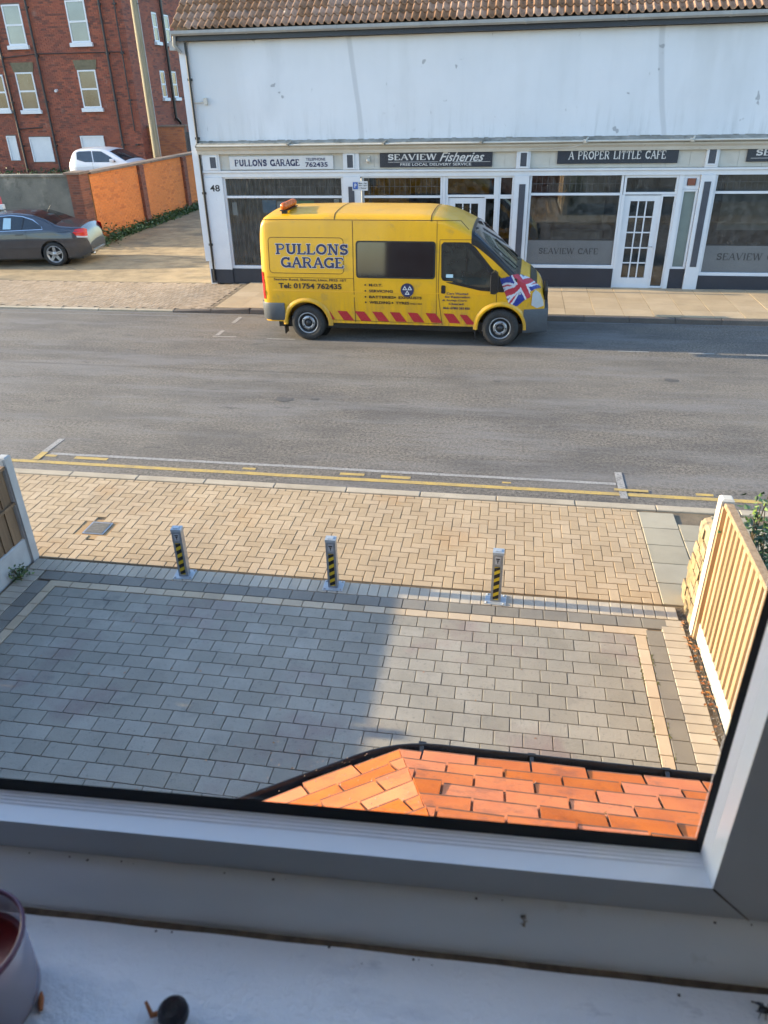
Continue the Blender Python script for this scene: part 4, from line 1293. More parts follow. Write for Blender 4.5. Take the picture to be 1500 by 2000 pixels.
def plant(name, label, cat, base, h, spread, n, s, young_share=.25, stems=7, seed=1):
    random.seed(seed)
    o = thing(name, label, cat, base)
    mb = MB(); tips = []
    for k in range(stems):
        a = random.uniform(0, 6.28); q = random.uniform(.3, 1)*spread; hh = h*random.uniform(.6, 1)
        pts = [(0, 0, 0), (q*.35*math.cos(a), q*.35*math.sin(a), hh*.5), (q*math.cos(a), q*math.sin(a), hh)]
        mb.tube(pts, [.008, .006, .003], 5); tips.append(pts)
    mb.build('stem', M['stem'], o)
    mb = MB()
    def fn():
        p = random.choice(tips); t = random.uniform(.25, 1.03)
        a, b = (Vector(p[0]).lerp(Vector(p[1]), t*2), 0) if t < .5 else (Vector(p[1]).lerp(Vector(p[2]), t*2-1), 0)
        r = s*1.6
        return a+Vector((random.gauss(0, r), random.gauss(0, r), random.gauss(0, r*.6)))
    for k in range(n):
        c = fn(); sz = random.uniform(.6, 1.2)*s
        a = Vector((random.gauss(0, 1), random.gauss(0, 1), random.gauss(0, .45))).normalized()
        b = a.cross(Vector((random.gauss(0, .5), random.gauss(0, .5), 1))).normalized(); nn = a.cross(b)
        mb.add([c, c+a*sz*.5+b*sz*.38+nn*.1*sz, c+a*sz*1.25-nn*.12*sz, c+a*sz*.5-b*sz*.38+nn*.1*sz], [(0, 1, 2), (0, 2, 3)], 1 if random.random() < young_share else 0)
    mb.build('foliage', [M['leaf'], M['leaf_young']], o, kind='stuff')
    random.seed(seed+100)
    return o
plant('bush', 'leafy green bush pushing up behind the right fence by the window frame', 'bush', (2.24, 5.5, 0), 1.40, .33, 2300, .055, .15, 18, 5)
o = plant('bush_shoot', 'thin young shoot with yellow green leaves above the bush on the right', 'shoot', (2.13, 5.75, .6), .98, .10, 34, .05, 1, 3, 8)
plant('weed', 'small dark green weed clump growing against the left gravel board', 'weed', (-4.76, 5.62, 0), .17, .11, 150, .03, .2, 8, 9)


# ------------------------------------------------------------------ parking posts on the drive
def make_bollard():
    t = thing('bollard', '', 'bollard', (0, 0, .02))
    w = .048
    MB().box(-.1, .1, -.085, .085, 0, .008, b=.002).build('base_plate', M['plate'], t)
    mb = MB()
    for a in (-.08, .08):
        for b in (-.066, .066): mb.lathe([(0, .008), (.011, .008), (.011, .016), (0, .018)], 6, (a, b, .0))
    mb.build('bolts', M['steel'], t)
    m = MB(); m.box(-w, w, -w*.8, w*.8, .009, .525, b=.004)
    post = m.build('post', M['steel'], t)
    m = MB(); m.prism([(-w-.003, .527), (w+.003, .527), (w+.003, .556), (-w-.003, .556)], -w*.8-.003, w*.8+.003)
    m.box(-w*.6, w*.6, -w*.5, w*.5, .557, .563, b=.002)
    m.build('cap', M['plate'], t)
    # hazard tape: black panel with slanted yellow bars, wrapped flat on the front
    y = -w*.8-.0015
    m = MB(); m.box(-.026, .026, y-.001, y+.001, .03, .40); tp_ = m.build('hazard_tape', M['tapeblack'], t)
    m = MB()
    lo, hi, hgt, st = .03, .40, .038, .082
    z = lo-.05
    while z < hi+.05:
        pts = [(-.026, z), (.026, z+.03), (.026, z+.03+hgt), (-.026, z+hgt)]
        cl = [(a, min(max(b, lo), hi)) for a, b in pts]
        if max(b for a, b in cl)-min(b for a, b in cl) > .004:
            m.add([(a, y-.0025, b) for a, b in cl], [(0, 1, 2, 3)])
        z += st
    m.build('yellow_stripes', M['tapeyellow'], tp_)
    m = MB(); m.box(-.024, .024, y-.001, y+.001, .43, .505); sk = m.build('label_plate', M['sticker'], t)
    m = MB(); m.box(-.018, .018, y-.003, y-.0015, .482, .494); m.box(-.004, .004, y-.003, y-.0015, .44, .475); m.box(-.012, .012, y-.003, y-.0015, .466, .475)
    m.build('label_mark', M['black'], sk)
    return t
b0 = make_bollard()
b0.location = (-3.10, 5.90, .02); b0.rotation_euler = (0, 0, R(5))
tag(b0, 'leftmost striped metal security post on the drive edge nearest the left fence', group='security posts along the driveway edge')
dup(b0, (-1.545, 5.905, .02), R(2), 'middle striped metal security post in shade at the drive edge')
dup(b0, (.045, 5.885, .02), R(-3), 'striped metal security post standing in sunlight nearest the right fence')


# ------------------------------------------------------------------ vehicles
def lerp_tab(tab, x):
    if x <= tab[0][0]: return tab[0][1]
    for (a, b), (c, d) in zip(tab, tab[1:]):
        if x <= c: return b+(d-b)*(x-a)/(c-a)
    return tab[-1][1]


def smooth_tab(tab, n=14, r=2):
    """densify a profile and soften its corners a little"""
    xs = [t[0] for t in tab]
    out = []
    for (a, b), (c, d) in zip(tab, tab[1:]):
        k = max(2, int((c-a)/.03))
        for i in range(k): out.append((a+(c-a)*i/k, b+(d-b)*i/k))
    out.append(tab[-1])
    for _ in range(r):
        out = [out[0]]+[(out[i][0], (out[i-1][1]+2*out[i][1]+out[i+1][1])/4) for i in range(1, len(out)-1)]+[out[-1]]
    return out


class Body:
    def __init__(s, zt, w, z0, rc, xs, crown=.03, wr=.14):
        s.zt, s.w, s.z0, s.rc, s.xs, s.crown, s.wr = zt, w, z0, rc, xs, crown, wr

    def sec(s, x):
        """list of (halfwidth, z) from sill to roof centre"""
        zt, z0 = s.zt(x), s.z0(x)
        rc = min(s.rc(x), (zt-z0)*.45)
        zs = zt-rc
        pts = []
        for k in range(15):
            z = z0+(zs-z0)*k/14
            pts.append((s.w(x, z), z))
        ws = s.w(x, zs)
        wr = min(s.wr, ws*.4)
        for k in range(1, 7):
            a = k/6*PI/2
            pts.append((ws-wr*(1-math.cos(a)), zs+(rc-s.crown)*math.sin(a)))
        for k in range(1, 5):
            q = k/4
            pts.append(((ws-wr)*(1-q), zt-s.crown*(1-q)**2))
        return pts

    def point(s, x, u):
        """u in 0..24 section index (float), positive side = near side (-y)"""
        p = s.sec(x); i = min(int(u), len(p)-2); f_ = u-i
        a, b = p[i], p[i+1]
        return a[0]+(b[0]-a[0])*f_, a[1]+(b[1]-a[1])*f_

    def mesh(s, name, m, cuts=(), parent=None):
        mb = MB(); secs = [s.sec(x) for x in s.xs]
        n = len(secs[0]); ring = 2*n-1
        vs = []
        for x, sc in zip(s.xs, secs):
            for h, z in sc: vs.append((x, -h, z))
            for h, z in reversed(sc[:-1]): vs.append((x, h, z))
        fs = []
        for i in range(len(s.xs)-1):
            for k in range(ring):
                fs.append((i*ring+k, i*ring+(k+1) % ring, (i+1)*ring+(k+1) % ring, (i+1)*ring+k))
        fs.append(tuple(range(ring))); fs.append(tuple(range((len(s.xs)-1)*ring, len(s.xs)*ring)))
        mb.add(vs, fs, 0, True)
        me = mb.mesh(name, m)
        o = link(name, me)
        if cuts:
            cb = MB()
            for (cx, cz, r, y0, y1) in cuts:
                cb.lathe([(0, y0), (r, y0), (r, y1), (0, y1)], 40, (cx, 0, cz), 'y', smooth=False)
            co = link('cutter', cb.mesh('cutter', m, weld=True))
            md = o.modifiers.new('b', 'BOOLEAN'); md.operation = 'DIFFERENCE'; md.object = co; md.solver = 'EXACT'
            dg = bpy.context.evaluated_depsgraph_get(); dg.update()
            new = bpy.data.meshes.new_from_object(o.evaluated_get(dg))
            o.modifiers.clear(); o.data = new; new.name = name
            bpy.data.objects.remove(co)
            for p in new.polygons: p.use_smooth = abs(p.normal.x) < .999 and p.area < .5
        if parent is not None: o.parent = parent
        try:
            o.data.set_sharp_from_angle(angle=R(32))
        except Exception: pass
        return o

    def side(s, name, pts, off, m, parent, sign=-1, grid=.06):
        """polygon in (x,z) wrapped onto the flank, subdivided to follow it"""
        bm = bmesh.new()
        f0 = bm.faces.new([bm.verts.new((p[0], 0, p[1])) for p in pts])
        x0, x1 = min(p[0] for p in pts), max(p[0] for p in pts)
        z0, z1 = min(p[1] for p in pts), max(p[1] for p in pts)
        for axis, a, b in ((0, x0, x1), (2, z0, z1)):
            k = int((b-a)/grid)
            for i in range(1, k+1):
                c = a+(b-a)*i/(k+1)
                co = [0, 0, 0]; co[axis] = c; no = [0, 0, 0]; no[axis] = 1
                bmesh.ops.bisect_plane(bm, geom=bm.verts[:]+bm.edges[:]+bm.faces[:], plane_co=co, plane_no=no)
        for v in bm.verts:
            v.co.y = sign*(s.w(v.co.x, v.co.z)+off)
        bmesh.ops.recalc_face_normals(bm, faces=bm.faces)
        me = bpy.data.meshes.new(name); bm.to_mesh(me); bm.free()
        me.materials.append(m)
        for p in me.polygons: p.use_smooth = True
        return link(name, me, parent)

    def decal(s, name, geo, box, m, parent, off=.005, sign=-1):
        vs, fs = fit(geo, *box)
        mb = MB()
        mb.add([(v[0], sign*(s.w(v[0], v[1])+off+(i//4 % 9)*.00006), v[1]) for i, v in enumerate(vs)], fs)
        return mb.build(name, m, parent)

    def patch(s, name, x0, x1, u0, u1, off, m, parent, nx=14, nu=10, both=True):
        """band of the upper surface between two stations, mirrored over the centre line"""
        mb = MB(); vs = []
        us = [u0+(u1-u0)*k/nu for k in range(nu+1)]
        ulist = [(u, -1) for u in us]+([(u, 1) for u in reversed(us[:-1] if abs(u1-24) < 1e-6 else us)] if both else [])
        for i in range(nx+1):
            x = x0+(x1-x0)*i/nx
            for u, sg in ulist:
                h, z = s.point(x, u)
                vs.append((x, sg*(h+off*(1-min(1, max(0, (u-14)/8)))), z+off*min(1, max(0, (u-12)/6))))
        n = len(ulist)
        mb.add(vs, [(i*n+k, i*n+k+1, (i+1)*n+k+1, (i+1)*n+k) for i in range(nx) for k in range(n-1)], 0, True)
        return mb.build(name, m, parent)


def rrect(x0, x1, z0, z1, r, n=4):
    pts = []
    for cx, cz, a0 in ((x1-r, z1-r, 0), (x0+r, z1-r, 90), (x0+r, z0+r, 180), (x1-r, z0+r, 270)):
        for k in range(n+1):
            a = R(a0+90*k/n); pts.append((cx+r*math.cos(a), cz+r*math.sin(a)))
    return pts


def wheel(parent, x, z, yo, side, rt_, rw, style, wd=.2):
    """tyre with tread shoulder, rim and hub; side -1 = near side"""
    s = side
    mb = MB()
    pr = [(rw, .0), (rw+.01, -.012), (rt_-.035, -.018), (rt_-.008, .01), (rt_, .035), (rt_, wd-.035), (rt_-.01, wd-.01), (rt_-.04, wd), (rw, wd-.01)]
    mb.lathe([(r, yo*s-s*h) for r, h in pr], 40, (x, 0, z), 'y')
    for k in range(3): mb.lathe([(rt_+.001, yo*s-s*(.06+k*.035)), (rt_+.001, yo*s-s*(.066+k*.035))], 40, (x, 0, z), 'y')
    ty = mb.build('tyre', M['tyre'], parent)
    mb = MB()
    if style == 'steel':
        mb.lathe([(rw+.002, yo*s-s*.004), (rw-.012, yo*s+s*.004), (rw-.03, yo*s-s*.03), (rw*.72, yo*s-s*.075), (rw*.66, yo*s-s*.03), (rw*.40, yo*s-s*.012), (rw*.36, yo*s-s*.03), (0, yo*s-s*.03)], 32, (x, 0, z), 'y')
        rm = mb.build('rim', M['rimdark'], ty)
        mb = MB()
        mb.lathe([(rw+.003, yo*s-s*.001), (rw-.004, yo*s+s*.007), (rw-.02, yo*s+s*.0), (rw-.022, yo*s-s*.012)], 32, (x, 0, z), 'y', smooth=True)
        mb.lathe([(rw*.66, yo*s-s*.026), (rw*.60, yo*s-s*.010), (rw*.44, yo*s-s*.006), (rw*.40, yo*s-s*.012)], 32, (x, 0, z), 'y')
        mb.build('trim_ring', M['rim'], ty)
        mb = MB()
        for k in range(8):
            a = 2*PI*k/8
            c = (x+math.cos(a)*rw*.80, yo*s-s*.05, z+math.sin(a)*rw*.80)
            mb.lathe([(0, 0), (.022, 0), (.022, s*.012), (0, s*.012)], 8, c, 'y')
        for k in range(5):
            a = 2*PI*k/5
            mb.lathe([(0, 0), (.013, 0), (.013, s*.02), (0, s*.024)], 6, (x+math.cos(a)*rw*.52, yo*s-s*.008, z+math.sin(a)*rw*.52), 'y')
        mb.build('wheel_holes', M['black'], ty)
        MB().lathe([(0, yo*s+s*.012), (rw*.2, yo*s+s*.01), (rw*.30, yo*s-s*.03)], 20, (x, 0, z), 'y').build('hub_cap', M['rimdark'], ty)
    else:
        mb.lathe([(rw+.003, yo*s-s*.003), (rw-.006, yo*s+s*.006), (rw-.022, yo*s-s*.0), (rw-.026, yo*s-s*.12), (rw-.03, yo*s-s*.12)], 36, (x, 0, z), 'y')
        for k in range(5):
            a = 2*PI*k/5+PI/2
            ca, sa = math.cos(a), math.sin(a)
            for q in (-1, 1):
                vs = []
                for (r, t_, y_) in ((.05, .052, .012), (rw-.02, .032+.0, .004)):
                    for (w_, yy) in ((-.017, y_), (.017, y_), (.014, y_+.03), (-.014, y_+.03)):
                        tt = q*(t_*.5)+w_
                        vs.append((x+ca*r-sa*tt, yo*s-s*yy, z+sa*r+ca*tt))
                mb.add(vs, [(0, 1, 5, 4), (1, 2, 6, 5), (2, 3, 7, 6), (3, 0, 4, 7), (4, 5, 6, 7)])
        mb.lathe([(0, yo*s-s*.004), (.06, yo*s-s*.006), (.07, yo*s-s*.03), (0, yo*s-s*.03)], 20, (x, 0, z), 'y')
        mb.build('rim', M['rim'], ty)
        MB().lathe([(0, yo*s-s*.085), (rw-.03, yo*s-s*.085), (rw-.03, yo*s-s*.09), (0, yo*s-s*.09)], 30, (x, 0, z), 'y').build('brake_disc', M['rimdark'], ty)
    return ty


# ---- yellow van (local x: 0 = rear bumper, forward is +x)
van = thing('van', 'bright yellow high roof garage van parked outside the shops with a flag on its nose', 'van', (-4.83, 15.19, 0), R(-.9))
vz = smooth_tab([(0.08, 2.0), (.10, 2.2), (.13, 2.28), (.22, 2.34), (.45, 2.37), (1.5, 2.39), (3.2, 2.38), (3.5, 2.35), (3.75, 2.28), (4.0, 2.17), (4.2, 2.06), (4.97, 1.35), (5.04, 1.30), (5.22, 1.22), (5.36, 1.10), (5.45, .95), (5.51, .75), (5.54, .5)], r=3)
def vw(x, z):
    b = .985
    if z > 1.22: b -= (z-1.22)*.10
    if z < .72: b -= (.72-z)*.10
    b += .010*math.exp(-((z-.92)/.07)**2)-.006*math.exp(-((z-1.2)/.03)**2)
    if x > 4.35: b *= 1-.20*min(1.1, (x-4.35)/1.19)**2.5
    if x < .20: b -= .06*((.20-x)/.12)**2
    return b
xs = sorted(set([.08, .095, .12, .16, .22, .3]+[.4+.13*i for i in range(40)]+[5.4, 5.45, 5.49, 5.52, 5.54]))
xs = [x for x in xs if x <= 5.54]
vb_ = Body(lambda x: lerp_tab(vz, x), vw, lambda x: .36, lambda x: .17 if x < 3.9 else (.17-.07*min(1, (x-3.9)/.6)), xs, .035, .17)
RW, FW = .95, 4.70
body = vb_.mesh('body', M['vanyellow'], [(RW, .34, .425, -1.3, -.62), (RW, .34, .425, .62, 1.3), (FW, .34, .43, -1.3, -.6), (FW, .34, .43, .6, 1.3)], van)
MB().box(.3, 5.3, -.8, .8, .22, .40).build('underbody', M['black'], van)
mb = MB()
for x in (RW, FW):
    for s in (-1, 1): mb.lathe([(0, s*.55), (.42, s*.55), (.42, s*.60), (0, s*.6)], 28, (x, 0, .34), 'y')
mb.build('wheel_wells', M['black'], van)
# arch flares
for x, r in ((RW, .44), (FW, .445)):
    for s in (-1, 1):
        mb = MB(); vs = []
        n = 26
        for k in range(n+1):
            a = R(-4+188*k/n)
            px, pz = x+r*math.cos(a), .34+r*math.sin(a)
            for dr, o_ in ((-.022, -.03), (-.022, .02), (-.005, .03), (.03, .024), (.065, .001)):
                qx, qz = x+(r+dr)*math.cos(a), .34+(r+dr)*math.sin(a)
                vs.append((qx, s*(vw(qx, max(qz, .36))+o_), qz))
        mb.add(vs, [(i*5+k, i*5+k+1, i*5+k+6, i*5+k+5) for i in range(n) for k in range(4)], 0, True)
        mb.build('arch_flare', M['vanyellow'], van)
for x, st in ((RW, 0), (FW, 0)):
    for s in (-1, 1): wheel(van, x, .345, .965, s, .345, .205, 'steel')
for x in (RW-.47, FW-.455):
    for s in (-1, 1): part('mud_flap', van, M['black'], (x-.02, x+.0, s*.86-.1, s*.86+.1, .12, .45))
# glass
M['vanrubber'] = M['black']
for s in (-1, 1):
    vb_.side('window_surround', rrect(1.955, 3.455, 1.235, 1.895, .06), .003, M['black'], van, s)
    wn_ = vb_.side('side_window', rrect(1.985, 3.425, 1.265, 1.87, .05), .006, M['vandglass'], van, s)
    door = [(3.555, 1.84), (3.60, 1.885), (4.06, 1.885), (4.18, 1.80), (4.50, 1.44), (4.79, 1.17), (4.84, 1.04), (4.70, 1.02), (4.30, 1.045), (3.68, 1.175), (3.60, 1.21), (3.57, 1.27)]
    vb_.side('cab_window_surround', door, .003, M['black'], van, s)
    gl = [(3.60, 1.82), (3.63, 1.85), (4.01, 1.85), (4.03, 1.82), (4.50, 1.32), (4.47, 1.10), (4.30, 1.10), (3.68, 1.225), (3.62, 1.27)]
    cw_ = vb_.side('cab_window', gl, .0065, M['cabglass'], van, s)
    m = MB(); m.box(4.025, 4.04, s*(vw(4, 1.5)+.012)-.004, s*(vw(4, 1.5)+.012)+.004, 1.14, 1.80)
    q = m.build('window_bar', M['black'], cw_)
    q.rotation_euler = (0, 0, 0)
vb_.decal('lettering', text_geo('TRANSIT', .02), (3.93, 4.20, 1.075, 1.115), M['gutter'], van, .008) if False else None
vb_.side('window_sticker', rrect(3.66, 3.79, 1.27, 1.33, .008), .009, M['paper'], van)
vb_.patch('windscreen_surround', 4.10, 5.02, 13.0, 24, .006, M['black'], van, 16, 12)
vb_.patch('windscreen', 4.15, 4.93, 16.2, 24, .012, M['vandglass'], van, 16, 10)
m = MB()
for y0 in (-.55, .15):
    m.tube([(4.96, y0, 1.395), (4.72, y0-.12, 1.61), (4.5, y0-.2, 1.81)], .011, 6)
m.build('wiper', M['black'], van)
# panel lines and swages
def vline(name, pts, w=.012, off=.0035, m=None):
    for s in (-1, 1):
        mb = MB()
        for a, b in zip(pts, pts[1:]):
            n = 12
            d = Vector((b[0]-a[0], b[1]-a[1])).normalized()*w/2
            vs = []
            for i in range(n+1):
                x, z = a[0]+(b[0]-a[0])*i/n, a[1]+(b[1]-a[1])*i/n
                for q in (-1, 1):
                    xx, zz = x-d.y*q, z+d.x*q
                    vs.append((xx, s*(vw(xx, zz)+off), zz))
            mb.add(vs, [(2*i, 2*i+1, 2*i+3, 2*i+2) for i in range(n)])
        mb.build(name, m or M['seam'], van)
M['seam'] = plain('panel_seam', (.09, .05, .01), .8)
vline('panel_seam', [(1.90, 2.24), (1.91, .39)])
vline('panel_seam', [(3.47, 2.24), (3.49, .39)], .009)
vline('panel_seam', [(3.53, 1.92), (3.52, 1.0), (3.60, .38)], .011)
vline('panel_seam', [(3.53, 1.925), (4.1, 1.93)], .009)
vline('panel_seam', [(4.60, 1.0), (4.61, .80)], .01)
vline('panel_seam', [(1.35, .42), (3.55, .40)], .008)
vline('panel_seam', [(.18, 1.22), (1.9, 1.22)], .008)
vline('panel_seam', [(.14, 2.25), (3.9, 2.25), (4.05, 2.1)], .012)
rp = rrect(.26, 1.72, 1.30, 1.94, .07)
vline('panel_seam', rp+[rp[0]], .011)
vline('swage_line', [(.12, .98), (4.5, .98)], .014, .012, M['vanyellow'])
# roof seams, drip gutter and beacon bar
m = MB()
for x in (1.55, 3.35):
    vs = []
    for k in range(15, 25):
        for dx in (0, .02):
            h, z = vb_.point(x, min(k, 24)); vs.append((x+dx, -h, z+.004))
    for k in range(23, 14, -1):
        for dx in (0, .02):
            h, z = vb_.point(x, k); vs.append((x+dx, h, z+.004))
    m.add(vs, [(2*i, 2*i+1, 2*i+3, 2*i+2) for i in range(len(vs)//2-1)])
m.build('roof_seam', M['seam'], van)
bb = MB(); bb.box(.50, .64, -.80, -.05, 2.385, 2.40); bbo = bb.build('beacon_bar', M['black'], van)
for y in (-.72, -.12): part('beacon_foot', bbo, M['black'], (.52, .62, y-.03, y+.03, 2.33, 2.385))
for k in range(4):
    y = -.70+k*.182
    m = MB(); m.lathe([(0, -.088), (.055, -.086), (.066, -.055), (.066, .055), (.055, .086), (0, .088)], 18, (.57, y, 2.462), 'y')
    m.build('beacon_lens', M['amber'], bbo)
# bumpers
def wrap(name, xs_, z0, z1, off, m, parent, taper=0):
    mb = MB(); vs = []
    for x in xs_:
        for z, o_ in ((z0, off-.03), (z0+.04, off), (z1-.03, off), (z1, off-.012), (z1+.002, -.01)):
            vs.append((x, -(vw(x, z)+o_), z))
        for z, o_ in ((z1+.002, -.01), (z1, off-.012), (z1-.03, off), (z0+.04, off), (z0, off-.03)):
            vs.append((x, (vw(x, z)+o_), z))
    n = 10
    fs = [(i*n+k, i*n+(k+1) % n, (i+1)*n+(k+1) % n, (i+1)*n+k) for i in range(len(xs_)-1) for k in range(n)]
    fs += [tuple(range(n)), tuple(range((len(xs_)-1)*n, len(xs_)*n))]
    mb.add(vs, fs, 0, True)
    o = mb.build(name, m, parent)
    try: o.data.set_sharp_from_angle(angle=R(35))
    except Exception: pass
    return o
wrap('rear_bumper', [.02, .05, .12, .22, .35, .50], .37, .73, .022, M['vandark'], van)
def vwn(x): return x
fb = wrap('front_bumper', [5.12, 5.2, 5.28, 5.36, 5.43, 5.49, 5.54, 5.57], .24, .70, .02, M['vandark'], van)
m = MB(); m.box(5.53, 5.58, -.6, .6, .42, .60); m.build('lower_grille', M['black'], fb)
m = MB(); m.box(5.49, 5.55, -.45, .45, .78, .95, b=.01); m.build('grille', M['black'], van)
# bonnet panel, lamps, mirror, handle
vb_.patch('bonnet_vent', 5.20, 5.33, 20.5, 23.4, .006, M['black'], van, 4, 5)
for s in (-1, 1):
    vb_.side('headlamp', [(5.25, .78), (5.26, 1.0), (5.31, 1.06), (5.40, .99), (5.46, .86), (5.48, .76), (5.36, .72)], .014, M['headlamp'], van, s, .03)
    vb_.side('tail_lamp', [(.082, .80), (.082, 1.30), (.115, 1.32), (.13, 1.1), (.13, .80)], .012, M['lampred'], van, s, .03)
    o = vb_.side('door_handle', rrect(3.575, 3.655, .98, 1.13, .02), .014, M['black'], van, s)
    mb = MB()
    yy = s*(vw(4.55, 1.2)+.0)
    mb.box(4.50, 4.60, min(yy, yy+s*.12), max(yy, yy+s*.12), 1.10, 1.15, b=.005)
    mb2 = [(4.50, 1.05), (4.50, 1.40), (4.56, 1.44), (4.62, 1.40), (4.64, 1.08), (4.58, 1.04)]
    mb.prism(mb2, yy+s*.10, yy+s*.27)
    mr = mb.build('door_mirror', M['black'], van)
    m = MB(); m.prism([(4.492, 1.08), (4.492, 1.38), (4.497, 1.38), (4.497, 1.08)], yy+s*.12, yy+s*.255); m.build('mirror_glass', M['chrome'], mr)
vb_.side('side_repeater', rrect(4.99, 5.05, .98, 1.02, .01), .012, M['headlamp'], van)
# rear doors
m = MB(); m.box(.068, .078, -.006, .006, .75, 2.2); m.build('door_seam', M['black'], van)
# lettering
vb_.decal('letter_outline', serif_geo('PULLONS', .2, .13, .19, .026, .13), (.392, 1.818, 1.622, 1.848), M['flagwhite'], van, .004)
vb_.decal('lettering', serif_geo('PULLONS', .2, .13, .19, 0, .13), (.40, 1.81, 1.63, 1.84), M['btext'], van, .0065)
vb_.decal('letter_outline', serif_geo('GARAGE', .2, .13, .19, .026, .13), (.482, 1.728, 1.382, 1.608), M['flagwhite'], van, .004)
vb_.decal('lettering', serif_geo('GARAGE', .2, .13, .19, 0, .13), (.49, 1.72, 1.39, 1.60), M['btext'], van, .0065)
blk = plain('black_lettering', (.02, .018, .02), .5)
for s, bx in (('Seaview Road, Skegness, Lincs. PE25 1BT', (.33, 1.77, 1.150, 1.205)), ('Tel: 01754 762435', (.42, 1.67, 1.015, 1.12)),
              ('M.O.T.', (2.20, 2.46, 1.085, 1.135)), ('SERVICING', (2.20, 2.66, .975, 1.025)), ('BATTERIES', (2.20, 2.68, .865, .915)), ('EXHAUSTS', (2.77, 3.21, .865, .915)),
              ('WELDING', (2.20, 2.61, .76, .81)), ('TYRES', (2.71, 2.97, .76, .81)), ('WHILE U WAIT', (2.99, 3.22, .762, .79)),
              ('Cars Wanted', (3.68, 4.08, .965, 1.005)), ('for Restoration', (3.65, 4.12, .905, .945)), ('& Scrap Cars', (3.60, 4.06, .835, .875)), ('Cleared', (3.72, 4.0, .775, .812)), ('Mob: 07801 583 850', (3.62, 4.12, .69, .735))):
    vb_.decal('lettering', text_geo(s, .03 if len(s) < 24 else .02), bx, blk if bx[0] < 3.4 else M['btext'], van, .0145)
for x, z in ((2.13, 1.11), (2.13, 1.0), (2.13, .89), (2.70, .89), (2.13, .785), (2.65, .785)):
    vb_.side('bullet', [(x+.018*math.cos(R(a)), z+.018*math.sin(R(a))) for a in range(0, 360, 60)], .0145, blk, van)
disc = vb_.side('test_badge', [(2.935+.125*math.cos(R(a)), 1.03+.125*math.sin(R(a))) for a in range(0, 360, 15)], .0145, M['btext'], van)
for a0 in (90+60, 90-60, 270):
    cx, cz = 2.935+.055*math.cos(R(a0)), 1.03+.055*math.sin(R(a0))
    mb = MB()
    dv = 90 if a0 == 270 else -90
    tri = [(cx+.05*math.cos(R(dv+120*k)), cz+.05*math.sin(R(dv+120*k))) for k in range(3)]
    tri = [(cx+.052*math.cos(R(90+120*k)), cz+.052*math.sin(R(90+120*k))) for k in range(3)]
    tin = [(cx+.026*math.cos(R(90+120*k)), cz+.026*math.sin(R(90+120*k))) for k in range(3)]
    pts = [(p[0], -(vw(*p)+.017), p[1]) for p in tri+tin]
    mb.add(pts, [(0, 1, 4, 3), (1, 2, 5, 4), (2, 0, 3, 5)])
    mb.build('badge_triangle', M['wtext'], disc)
# red hazard chevrons along the sill
x = 1.36
k = 0
for k in range(9):
    x = 1.27+k*.345
    if k == 0: pts = [(1.40, .60), (1.40, .43), (1.50, .43)]
    else: pts = [(x-.06, .605), (x+.13, .60), (x+.27, .415), (x+.06, .42)]
    if k == 8: pts = [(p[0]-.02, p[1]) for p in pts]
    if k == 8: pts = [(3.93, .59), (4.07, .585), (4.24, .40), (4.07, .40)]
    vb_.side('red_stripe', pts, .0045, M['red'], van)
# union flag wrapped over the wing and bonnet edge
def union(u, v):
    """u,v in 0..1 -> 0 white 1 red 2 blue"""
    X, Y_ = (u-.5)*2, (v-.5)*1
    if abs(X) < .10 or abs(Y_) < .10: return 1
    if abs(X) < .17 or abs(Y_) < .17: return 0
    d = (Y_-X*.5)/1.118; e = (Y_+X*.5)/1.118
    if abs(d) < .032 or abs(e) < .032: return 1
    if abs(d) < .10 or abs(e) < .10: return 0
    return 2
mb = MB(); nu, nv = 80, 90
FP = [(4.65, 1.27), (4.80, 1.30), (5.0, 1.37), (5.2, 1.30), (5.42, 1.12), (5.21, 1.02), (5.23, .93), (5.12, .88), (5.06, .83), (4.95, .74), (4.87, .73), (4.79, .93), (4.71, 1.12)]
def inside(px_, pz_):
    c = False
    for (a, b), (d, e) in zip(FP, FP[1:]+FP[:1]):
        if (b > pz_) != (e > pz_) and px_ < (d-a)*(pz_-b)/(e-b)+a: c = not c
    return c
gridv = []; proj_ = []
for i in range(nu+1):
    for j in range(nv+1):
        x = 4.6+.84*i/nu; u = 4.5+18.5*j/nv
        h, z = vb_.point(x, u)
        gridv.append((x, -(h+(.006 if u < 19 else 0)), z+(.007 if u > 12 else 0)))
        proj_.append((x, z+(vw(x, min(z, 1.1))-h)*.30))
fl_ = []; ml = []
for i in range(nu):
    for j in range(nv):
        k = i*(nv+1)+j
        X, Z = (proj_[k][0]+proj_[k+nv+2][0])/2, (proj_[k][1]+proj_[k+nv+2][1])/2
        if not inside(X, Z): continue
        Z += .018*math.sin(X*22)
        ang = R(33); X -= 5.05; Z -= 1.16
        xr, zr = X*math.cos(ang)+Z*math.sin(ang), -X*math.sin(ang)+Z*math.cos(ang)
        fl_.append((k, k+nv+1, k+nv+2, k+1)); ml.append(union(.5+xr*.98, .5+zr*1.96))
mb.v = gridv; mb.f = fl_; mb.m = ml; mb.sm = [True]*len(fl_)
mb.build('flag_decal', [M['flagwhite'], M['flagred'], M['flagblue']], van)


